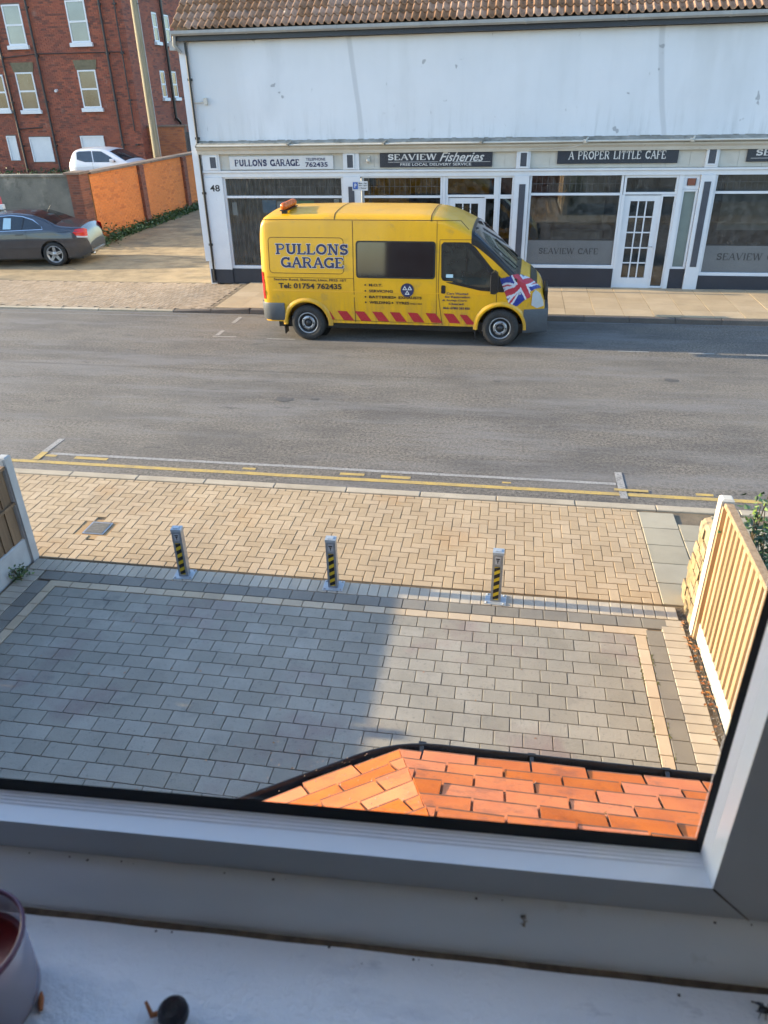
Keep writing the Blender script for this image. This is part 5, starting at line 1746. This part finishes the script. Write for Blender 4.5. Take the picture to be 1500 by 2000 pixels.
# ---- grey coupe (local x: 0 = rear, forward is +x; turned round to face left)
def car(name, label, loc, rz, zt, w, length, paintm, wb, glassx, side_win, arch=.345, rc=.12, wr=.2, tyre_r=.32, rim_r=.215, scale=1.0):
    t = thing(name, label, 'car', loc, rz)
    ztab = smooth_tab(zt, r=3)
    n = int(length/.09)
    xs = sorted(set([0, .01, .03, .07]+[length*i/n for i in range(1, n)]+[length-.05, length-.015, length]))
    B = Body(lambda x: lerp_tab(ztab, x), w, lambda x: .22+.1*max(0, 1-x/.3), lambda x: rc, xs, .035, wr)
    cuts = [(x, tyre_r, arch, s*1.2-.6*(s > 0)*0-.0, s*.58) for x in wb for s in (-1, 1)]
    cuts = [(a, b, c, min(d, e), max(d, e)) for a, b, c, d, e in cuts]
    B.mesh('body', paintm, cuts, t)
    MB().box(.25, length-.3, -.68, .68, .16, .30).build('underbody', M['black'], t)
    mb = MB()
    for x in wb:
        for s in (-1, 1): mb.lathe([(0, s*.52), (arch, s*.52), (arch, s*.57), (0, s*.57)], 24, (x, 0, tyre_r), 'y')
    mb.build('wheel_wells', M['black'], t)
    for x in wb:
        for s in (-1, 1): wheel(t, x, tyre_r, w(x, tyre_r+.2)-.025, s, tyre_r, rim_r, 'alloy', .2)
    for g in glassx:
        B.patch(g[0], g[1], g[2], g[3], 24, .006, M['vandglass'], t, 10, 8)
    t.scale = (scale,)*3
    return t, B


def cw_f(x, z):
    b = .872
    if z < .5: b -= (.5-z)*.12
    if z > .70: b -= (z-.70)*.06
    if z > .93: b -= (z-.93)*.46
    if x < .75 and z > .9: b -= .02
    b += .012*math.exp(-((z-.72)/.05)**2)
    if x < .75: b -= .27*((.75-x)/.75)**2.6
    if x > 3.5: b -= .17*((x-3.5)/.86)**2
    return b
cz_ = [(0, .56), (.02, .66), (.05, .78), (.09, .93), (.13, 1.0), (.19, 1.03), (.55, 1.055), (.80, 1.09), (1.15, 1.26), (1.5, 1.375), (1.9, 1.415), (2.4, 1.40), (2.75, 1.30), (3.3, .99), (3.7, .93), (4.1, .82), (4.28, .66), (4.36, .45)]
coupe, CB = car('coupe', 'dark grey two door coupe parked facing left by the concrete wall', (-12.31, 21.81, .034), PI+R(10), cz_, cw_f, 4.36, M['coupe'], (.97, 3.63), (('rear_window', .84, 1.42, 17.5),), None, .37, .10, .15, .318, .225, 1.05)
for s in (-1, 1):
    q = [(1.17, .985), (1.20, 1.06), (1.42, 1.20), (1.70, 1.285), (2.0, 1.315), (2.35, 1.30), (2.62, 1.22), (2.95, 1.03), (2.98, .955), (2.2, .96)]
    def grow(pts, d):
        cx = sum(p[0] for p in pts)/len(pts); cz = sum(p[1] for p in pts)/len(pts)
        return [(p[0]+d*(1 if p[0] > cx else -1), p[1]+d*(1 if p[1] > cz else -1)) for p in pts]
    CB.side('window_trim', grow(q, .018), .004, M['chrome'], coupe, s)
    g = CB.side('side_window', q, .008, M['vandglass'], coupe, s)
    CB.side('tail_lamp', [(.03, .76), (.03, .93), (.10, .96), (.30, .95), (.36, .88), (.30, .79), (.12, .755)], .010, M['lampred'], coupe, s, .03)
    CB.side('lamp_base', [(.04, .715), (.03, .757), (.12, .752), (.29, .785), (.27, .745)], .010, M['headlamp'], coupe, s, .03)
    for z0, z1 in ((.90, .905), (.50, .508)):
        CB.side('swage_line', [(.4, z0), (3.4, z0-.03), (3.4, z1-.03), (.4, z1)], .006, M['black'] if z0 > .8 else M['coupe'], coupe, s)
    CB.side('door_seam', [(1.63, .34), (1.62, .93), (1.632, .93), (1.642, .34)], .004, M['black'], coupe, s)
    CB.side('door_handle', rrect(1.72, 1.92, .835, .865, .012), .02, M['coupe'], coupe, s)
CB.side('window_divider', [(1.70, .99), (1.62, 1.26), (1.66, 1.27), (1.74, .99)], .0095, M['black'], coupe, 1)
m = MB(); m.box(-.015, .02, -.45, .45, .30, .36); m.build('exhaust_trim', M['chrome'], coupe)
m = MB(); m.lathe([(.03, -.02), (.035, -.02), (.035, .1), (.03, .1)], 12, (.0, .42, .27), 'x'); m.build('tailpipe', M['chrome'], coupe)
m = MB(); m.tube([(1.25, 0, 1.33), (1.12, 0, 1.5)], .008, 6); m.build('aerial', M['black'], coupe)
sgn = thing('notice', 'pale blue paper notice stuck inside the side window of the grey coupe', 'notice', (0, 0, 0))
q = CB.side('sheet', [(2.02, .995), (2.0, 1.26), (2.20, 1.265), (2.24, .995)], .013, M['paper'], sgn, 1)
sgn.location = coupe.location; sgn.rotation_euler = coupe.rotation_euler; sgn.scale = coupe.scale
rs = thing('roof_sign', 'small red and white sign standing on the roof of the grey coupe', 'sign', (-14.97, 21.35, 1.53), R(10))
m = MB(); m.box(-.14, .14, -.08, .08, -.01, .12, b=.02); m.build('base', M['signwhite'], rs)
m = MB(); m.box(-.15, .11, -.015, .015, .125, .33, b=.008); pl2 = m.build('board', M['signred'], rs)
m = MB(); m.box(-.08, -.05, -.02, -.017, .15, .30); m.box(-.08, .05, -.02, -.017, .15, .18); m.build('letter', M['signwhite'], pl2)

# ---- white hatchback on the raised yard
def hw_f(x, z):
    b = .80
    if z > .85: b -= (z-.85)*.28
    if x < .4: b -= .12*((.4-x)/.4)**2
    if x > 2.7: b -= .16*((x-2.7)/.7)**2
    return b
hz_ = [(0, .7), (.02, .9), (.10, 1.12), (.25, 1.36), (.40, 1.44), (.9, 1.47), (1.4, 1.455), (1.75, 1.40), (2.2, 1.16), (2.5, 1.0), (2.9, .92), (3.2, .80), (3.33, .6), (3.38, .45)]
hat, HB = car('hatchback', 'small white hatchback parked behind the orange wall below the brick house', (-17.35, 30.35, 1.2), 0, hz_, hw_f, 3.38, M['hatch'], (.52, 2.8), (('windscreen', 1.80, 2.42, 17.3),), None, .33, .10, .14, .28, .18, 1.0)
for s in (-1, 1):
    HB.side('side_window', [(.42, 1.06), (.42, 1.30), (.52, 1.34), (1.03, 1.35), (1.08, .97), (.75, .97)], .007, M['vandglass'], hat, s)
    HB.side('side_window', [(1.13, .965), (1.08, 1.35), (1.45, 1.335), (1.85, 1.13), (2.05, .965)], .007, M['vandglass'], hat, s)
    HB.side('door_seam', [(1.07, .4), (1.07, .96), (1.078, .96), (1.078, .4)], .004, M['black'], hat, s)
    m = MB(); m.box(1.86, 1.98, s*.86-.07, s*.86+.07, .98, 1.08, b=.015); m.build('door_mirror', M['hatch'], hat)

# a car of the same kind stands just out of view to the left; its long shadow crosses the far lane
pc = dup(coupe, (-16.2, 15.25, 0), PI, 'dark car at the far kerb beyond the left edge, casting its shadow on the road')
pc.name = 'parked_car'


# ------------------------------------------------------------------ own house: bay roof below the window
PHI = .0402
br = thing('bay_roof', 'orange clay tiled bay roof with black gutter just below the window', 'roof', (0, 0, 0))
EZ = 2.47
A0 = Vector((-.245, 1.615)); dB = Vector((-.83, -.557)).normalized()
pitch_r = R(33); tp_ = math.tan(pitch_r)
nA = Vector((0, -1)); nB = Vector((-dB.y*-1, 0))
nB = Vector((-dB.y, dB.x)).normalized()
if nB.y > 0: nB = -nB
def inplane(o, along, inn, a, d, h=0):
    """point on a roof face: a along the eave, d up the slope, h above it"""
    c, s_ = math.cos(pitch_r), math.sin(pitch_r)
    p = o+along*a+inn*(d*c-h*s_)
    return Vector((p.x, p.y, EZ+d*s_+h*c))
# hip line in plan: equal distance from both eaves
hd = (nA+nB); k_ = (1-nA.dot(nB)); hip = hd.normalized()
tW, gA, tT = .165, .102, .02
def in_face(pt, face):
    r = Vector((pt.x, pt.y))-A0
    cr = hip.x*r.y-hip.y*r.x
    return cr > 0 if face == 'A' else cr < 0
def roof_face(o, along, inn, a0, a1, rows, face):
    for r in range(rows):
        d0 = -.03+r*gA
        a = a0+(tW/2 if r % 2 else 0)
        while a < a1:
            e = random.uniform(-.005, .005)
            lift = .024+random.uniform(-.003, .004)
            q = [(a+.0035, d0+e, lift), (a+tW-.0035, d0+e+random.uniform(-.004, .004), lift+random.uniform(-.003, .003)), (a+tW-.0035, d0+.19, .004), (a+.0035, d0+.19, .004)]
            top = [inplane(o, along, inn, x, y, h) for x, y, h in q]
            bot = [inplane(o, along, inn, x, y, h-tT) for x, y, h in q]
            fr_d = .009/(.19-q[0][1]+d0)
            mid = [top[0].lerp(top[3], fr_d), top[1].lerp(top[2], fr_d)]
            cen = (top[0]+top[1]+top[2]+top[3])/4
            a += tW
            # clip the plan outline against the hip
            bm = bmesh.new()
            vv = [bm.verts.new(p) for p in top+bot+mid]
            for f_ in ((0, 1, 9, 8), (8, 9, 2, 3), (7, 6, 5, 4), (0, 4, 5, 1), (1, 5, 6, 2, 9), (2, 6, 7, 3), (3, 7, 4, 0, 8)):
                nf = bm.faces.new([vv[i] for i in f_]); nf.material_index = 0 if f_ in ((8, 9, 2, 3), (7, 6, 5, 4)) else 1  # tail strip and edges coloured darker for dirt and overlap shade
            nrm = Vector((-hip.y, hip.x, 0))*(1 if face == 'A' else -1)
            co = Vector((A0.x, A0.y, 0))+nrm*(.001)
            bmesh.ops.bisect_plane(bm, geom=bm.verts[:]+bm.edges[:]+bm.faces[:], plane_co=co, plane_no=-nrm, clear_outer=True)
            if len(bm.faces) < 3: bm.free(); continue
            bmesh.ops.holes_fill(bm, edges=[e_ for e_ in bm.edges if e_.is_boundary])
            bmesh.ops.recalc_face_normals(bm, faces=bm.faces)
            me = bpy.data.meshes.new('clay_tile'); bm.to_mesh(me); bm.free(); me.materials.append(M['porchtile']); me.materials.append(M['tiledirtshade'])
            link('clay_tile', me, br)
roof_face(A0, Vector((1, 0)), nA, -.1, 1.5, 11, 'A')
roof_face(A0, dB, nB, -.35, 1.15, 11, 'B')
# underlay so nothing shows through
mb = MB()
pA = [inplane(A0, Vector((1, 0)), nA, x, d, -.012) for x, d in ((0, 0), (1.6, 0), (1.6, 1.3))]
top_d = 1.2
hp = Vector((A0.x, A0.y))+hip*(top_d*math.cos(pitch_r)/(-hip.dot(Vector((0, 1))) if True else 1))
h3 = Vector((hp.x, hp.y, EZ+top_d*math.sin(pitch_r)-.014))
e0 = inplane(A0, Vector((1, 0)), nA, 0, 0, -.014); e1 = inplane(A0, Vector((1, 0)), nA, 1.6, 0, -.014); e2 = inplane(A0, Vector((1, 0)), nA, 1.6, top_d, -.014)
e3 = inplane(A0, dB, nB, 1.2, 0, -.014); e4 = inplane(A0, dB, nB, 1.2, top_d, -.014)
mb.add([e0, e1, e2, h3], [(0, 1, 2, 3)]); mb.add([e0, h3, e4, e3], [(0, 1, 2, 3)])
mb.build('underlay', M['black'], br)
# gutter following the eaves round the corner
def gpath(off):
    out = []
    for a in (1.5, 1.0, .5, .12): out.append((A0.x+a, A0.y+off))
    for k in range(1, 6):
        t_ = k/6
        p = Vector((A0.x+.12*(1-t_), A0.y)).lerp(A0+dB*(.12*t_), t_)
        n_ = Vector((0, 1)).lerp(-nB, t_).normalized()
        out.append((p.x+n_.x*off, p.y+n_.y*off))
    for a in (.12, .5, 1.1):
        p = A0+dB*a-nB*off; out.append((p.x, p.y))
    return out
mb = MB()
prof = [(.0, .0), (.0, -.05), (.02, -.075), (.05, -.08), (.075, -.06), (.085, -.02), (.085, .004), (.079, .004), (.079, -.02), (.07, -.055), (.05, -.073), (.02, -.068), (.006, -.05), (.006, .0)]
rows_ = []
for o_, h_ in prof: rows_.append([(x, y, EZ-.0+h_) for x, y in gpath(o_-.012)])
n = len(rows_[0]); vs = [p for r_2 in rows_ for p in r_2]
mb.add(vs, [(i*n+k, i*n+k+1, (i+1)*n+k+1, (i+1)*n+k) for i in range(len(prof)-1) for k in range(n-1)], 0, True)
gut = mb.build('gutter', M['black'], br)
for a in (.06, .40, .80):
    m = MB(); x = A0.x+a; m.box(x-.012, x+.012, A0.y+.066, A0.y+.078, EZ-.06, EZ+.003); m.box(x-.006, x+.006, A0.y-.01, A0.y+.07, EZ-.004, EZ+.001)
    m.build('gutter_clip', M['black'], gut)
# moss, dirt and a drift of broken bits on the tiles
for nm, spots in (('moss_clump', [(-.24, .10, 'B'), (.62, .15, 'A')]), ('dirt_clump', [(.50, .145, 'A'), (.42, .14, 'A'), (.30, .08, 'A')])):
    pass
def clump(name, face, a, d, n, sa, sd, s, m, label=None):
    mb = MB()
    o_, al, inn = (A0, Vector((1, 0)), nA) if face == 'A' else (A0, dB, nB)
    for k in range(n):
        aa, dd = a+random.gauss(0, sa), d+random.gauss(0, sd); z = random.uniform(s*.4, s)
        pts = [inplane(o_, al, inn, aa+z*math.cos(q)*random.uniform(.6, 1.2), dd+z*math.sin(q)*random.uniform(.6, 1.2), .012) for q in (0, 1.6, 3.1, 4.7)]
        pts.append(inplane(o_, al, inn, aa, dd, .014+z*.8))
        mb.add(pts, [(0, 1, 4), (1, 2, 4), (2, 3, 4), (3, 0, 4)])
    return mb.build(name, m, br, kind='stuff')
clump('moss', 'B', .20, .20, 90, .014, .014, .008, M['moss'])
clump('moss', 'A', .30, .27, 40, .02, .004, .005, M['tiledirtshade'])
clump('moss', 'A', .80, .14, 50, .03, .004, .005, M['tiledirtshade'])
clump('moss', 'B', .40, .23, 40, .02, .006, .004, M['deadleaf'])
clump('moss', 'A', .50, .165, 60, .012, .006, .006, M['moss'])
clump('broken_mortar', 'A', .38, .165, 190, .05, .006, .008, mat('mortar_bits', (.55, .36, .26), (.45, .28, .2), 30, .9))
clump('tile_grit', 'A', .5, .25, 620, .35, .17, .003, mat('grit', (.5, .42, .36), (.3, .22, .18), 30, .9))
clump('joint_moss', 'A', .72, .24, 26, .004, .02, .005, M['moss'])
clump('joint_moss', 'A', .56, .36, 26, .004, .02, .005, M['moss'])

# ------------------------------------------------------------------ the window we look through (local: x along it, y outwards, z from eye level)
wt_ = thing('window', 'large white plastic framed window with black gasket that the view is seen through', 'window', (0, 0, CAMZ), PHI)
UL, ZT = -2.05, 1.45
loops = [  # (y, z bottom, x right, extra to left/top)
    (.408, -.5095, .1815, 0.0),      # outer bead lip
    (.394, -.4960, .1805, 0.0),
    (.3915, -.5075, .1850, .008),
    (.3800, -.5105, .1865, .014),
    (.3660, -.5128, .1885, .022),
    (.3650, -.5440, .3000, .075)]
def loop_pts(l):
    y, zb, xr, e = l
    return [(UL-e, y, zb), (xr, y, zb), (xr, y, ZT+e), (UL-e, y, ZT+e)]
def swept(name, la, lb, m, par, extra=()):
    mb = MB()
    a, b = loop_pts(la), loop_pts(lb)
    mb.add(a+b, [(i, (i+1) % 4, 4+(i+1) % 4, 4+i) for i in range(4)])
    return mb.build(name, m, par)
swept('outer_lip', (.4085, -.5113, .1860, 0), (.400, -.5008, .1826, 0), M['upvcbead'], wt_)
swept('gasket', loops[1], loops[2], M['gasket'], wt_)
# ribbed inner bead
mb = MB(); nR = 8
prev = loop_pts(loops[2])
for k in range(1, nR+1):
    t_ = k/nR; a, b = loops[2], loops[3]
    l = tuple(a[i]+(b[i]-a[i])*t_ for i in range(4))
    l = (l[0], l[1]+(.0006 if k % 2 else 0), l[2]-(.0006 if k % 2 else 0), l[3])
    cur = loop_pts(l)
    mb.add(prev+cur, [(i, (i+1) % 4, 4+(i+1) % 4, 4+i) for i in range(4)])
    prev = cur
mb.build('glazing_bead', M['upvcbead'], wt_)
sa_ = swept('sash_chamfer', loops[3], loops[4], M['upvc'], wt_)
swept('sash_frame', loops[4], loops[5], M['sashshade'], wt_)
mb = MB()     # thin mitre joint line at the lower right corner of the sash
mb.add([(.1885, .3655, -.5138), (.1895, .3655, -.5128), (.2205, .3645, -.5439), (.2195, .3645, -.5443)], [(0, 1, 2, 3)])
mb.build('mitre_joint', M['grime'], wt_)
m = MB(); m.box(UL, .182, .3955, .3995, -.515, ZT); m.build('glass_pane', M['pane'], wt_)
m = MB()      # outer frame body that closes the wall opening
m.box(UL-.12, .30, .412, .44, -.60, -.563); m.box(.212, .36, .412, .44, -.563, ZT+.1); m.box(UL-.12, UL-.001, .412, .44, -.563, ZT+.1); m.box(UL-.001, .212, .412, .44, ZT+.002, ZT+.12)
m.build('outer_frame', M['upvc'], wt_)
# cill nosing: rounded plastic ledge below the sash
mb = MB()
prof = [(.3655, -.5438), (.3640, -.5442), (.3620, -.5450), (.3590, -.5470), (.3560, -.5500), (.3525, -.5550), (.3490, -.5615), (.3460, -.5680), (.3435, -.5745), (.3415, -.5800), (.3402, -.5855)]
mb.add([(x, y, z) for x in (UL-.1, .32) for y, z in prof], [(i, i+1, len(prof)+i+1, len(prof)+i) for i in range(len(prof)-1)], 0, True)
ci = mb.build('cill_ledge', M['upvc'], wt_)

# painted board and the dark grimy gap behind it
bd = thing('window_sill', 'white painted wooden sill board with brush marks in front of the window', 'window sill', (0, 0, CAMZ), PHI)
mb = MB(); nx, ny = 90, 20
vs = []
for i in range(nx+1):
    for j in range(ny+1):
        x = -2.25+2.57*i/nx; y = .08+(.3345-.08)*j/ny
        vs.append((x, y, -.585+.0006*math.sin(i*1.7+j*2.1)+.0005*math.sin(j*3.9+i*.4)))
mb.add(vs, [(i*(ny+1)+j, (i+1)*(ny+1)+j, (i+1)*(ny+1)+j+1, i*(ny+1)+j+1) for i in range(nx) for j in range(ny)], 0, True)
mb.box(-2.25, .319, .06, .3345, -.62, -.5875)
mb.build('board', M['sill'], bd)
m = MB(); m.box(-2.25, .319, .3350, .3410, -.60, -.5858); m.build('grimy_gap', M['grime'], bd)
mb = MB()
for k in range(48):
    x = random.uniform(-.75, .30); y = random.choice((.361+random.gauss(0, .0012), .331+random.gauss(0, .003)))
    z = -.5452 if y > .344 else -.5835
    s = random.uniform(.0002, .001)
    mb.add([(x-s, y-s, z), (x+s, y-s, z), (x+s, y+s, z), (x-s, y+s, z), (x, y, z+s)], [(0, 1, 4), (1, 2, 4), (2, 3, 4), (3, 0, 4)])
mb.build('dirt_specks', M['gasket'], bd, kind='stuff')

# the room around the camera
rm = thing('room_walls', 'plain plastered room walls and reveal around the window', 'room', (0, 0, CAMZ), PHI)
rm['kind'] = 'structure'
rx0, rx1, ry0, rz0, rz1 = -2.9, 2.2, -3.2, -2.1, 1.62
for nm, mm_, bx in (('reveal_wall', M['plaster'], [(rx0, -2.2, .08, .455, rz0, rz1), (.321, rx1, .08, .455, rz0, rz1), (-2.2, .32, .09, .455, rz0, -.625), (-2.2, .32, .08, .455, 1.56, rz1)]),
                    ('side_wall', M['plaster'], [(rx0-.1, rx0-.001, ry0, .455, rz0, rz1), (rx1+.001, rx1+.1, ry0, .455, rz0, rz1)]),
                    ('back_wall', M['plaster'], [(rx0-.1, rx1+.1, ry0-.1, ry0-.001, rz0, rz1)]),
                    ('ceiling', M['plaster'], [(rx0-.1, rx1+.1, ry0-.1, .455, rz1+.001, rz1+.1)]),
                    ('floor', M['carpet'], [(rx0-.1, rx1+.1, ry0-.1, .455, rz0-.1, rz0-.001)])):
    m = MB()
    for q in bx: m.box(*q)
    m.build(nm, mm_, rm)
oh = thing('own_house', 'brick front wall of the house the picture is taken from, below the window', 'house', (0, 0, 0), PHI)
m = MB(); m.box(-5.0, -2.2, .457, .53, 0, 8); m.box(.40, 2.0, .457, .53, 0, 8); m.box(-2.2, .40, .457, .53, 0, CAMZ-.85); m.box(-2.2, .4, .457, .53, CAMZ+1.58, 8)
m.build('front_wall', M['ourbrick'], oh)

# things on the sill
def sill(x, y, z=0):   # window coordinates to world
    return Vector((x*math.cos(PHI)-y*math.sin(PHI), x*math.sin(PHI)+y*math.cos(PHI), CAMZ-.5845+z))
ALB[0] = 1.
jar = thing('candle_holder', 'small clear cup with purple rim and dark red candle at the lower left corner', 'candle holder', sill(-.338, .264))
jm, jt, jN, jL, jp = nt('frosted_cup')
jN.remove(jp)
a_ = jN.new('ShaderNodeBsdfTransparent'); a_.inputs[0].default_value = (.93, .90, .93, 1)
b_ = jN.new('ShaderNodeBsdfPrincipled'); b_.inputs['Base Color'].default_value = (.62, .60, .68, 1); b_.inputs['Roughness'].default_value = .15
mx = jN.new('ShaderNodeMixShader'); mx.inputs[0].default_value = .42
jL.new(a_.outputs[0], mx.inputs[1]); jL.new(b_.outputs[0], mx.inputs[2]); jL.new(mx.outputs[0], jN['Material Output'].inputs[0])
MB().lathe([(0, .002), (.034, .002), (.0375, .01), (.0405, .075), (.0395, .075), (.0365, .011), (0, .0045)], 40).build('cup', jm, jar)
m = MB()
m.lathe([(.0415, .074), (.0425, .0765), (.0415, .079), (.0395, .0785), (.039, .076), (.040, .074)], 40, closed=True)
m.build('rim', plain('purple_rim', (.10, .03, .06), .3), jar)
m = MB(); m.lathe([(0, .004), (.0345, .004), (.037, .048), (.0375, .056), (.034, .050), (0, .047)], 36)
m.build('candle', mat('dark_red_wax', (.11, .003, .006), (.20, .008, .010), 40, .3), jar)
be = thing('dried_berry', 'small round black dried berry lying on the painted sill', 'berry', sill(-.196, .268))
m = MB(); m.lathe([(.0, .0005), (.005, .002), (.0095, .006), (.0112, .011), (.0105, .0165), (.007, .021), (.003, .0225), (0, .022)], 20); m.build('berry', mat('berry_skin', (.010, .010, .013), (.03, .010, .014), 300, .3, 1.0, 260), be)
m = MB(); m.tube([(-.008, .004, .005), (-.018, .0, .004), (-.0245, .006, .009)], [.0022, .0022, .0012], 6); m.build('stalk', mat('orange_stalk', (.48, .17, .05), (.35, .1, .03), 200, .7), be)
tw_ = thing('orange_chip', 'tiny orange wood chip on the sill beside the candle cup', 'chip', sill(-.301, .272))
m = MB(); m.tube([(-.003, .004, .002), (.001, -.002, .004), (.004, -.008, .002)], [.0008, .0025, .0018], 5); m.build('chip', bpy.data.materials['orange_stalk'], tw_)
fy = thing('dead_fly', 'dead black fly lying on the sill near the lower right corner', 'fly', sill(.226, .322))
m = MB(); m.lathe([(0, -.0042), (.0018, -.003), (.0024, 0), (.002, .003), (0, .0045)], 10, (0, 0, .0026), 'x'); m.lathe([(0, -.0015), (.0016, 0), (0, .0015)], 8, (.0058, 0, .0026), 'x')
for q in (-1, 1):
    for d in (-.002, 0, .002): m.tube([(d, 0, .002), (d*1.8, q*.0035, .0045), (d*2.4, q*.006, .0005)], .0003, 4)
m.build('body', M['gasket'], fy)
m = MB()
for q in (-1, 1): m.add([(.001, q*.001, .005), (-.003, q*.004, .0052), (-.007, q*.003, .0045), (-.003, q*.0008, .005)], [(0, 1, 2, 3)])
m.build('wings', M['slategrey'], fy)
ck = thing('paint_flake', 'curled beige flake of debris stuck on the plastic ledge at right', 'flake', Vector((0, 0, 0)))
c0 = sill(.055, .352, .0285)
ck.location = c0
m = MB()
for k in range(9):
    a = random.uniform(0, 6); s = random.uniform(.002, .004)
    p = Vector((random.gauss(0, .0015), random.gauss(0, .003), .002+random.uniform(0, .003)))
    m.add([p, p+Vector((s*math.cos(a), s*math.sin(a), .001)), p+Vector((s*math.cos(a+1), s*math.sin(a+1), .003)), p+Vector((0, 0, .003))], [(0, 1, 2), (0, 2, 3)])
m.build('flake', mat('flake_beige', (.40, .34, .25), (.28, .22, .16), 200, .8), ck)
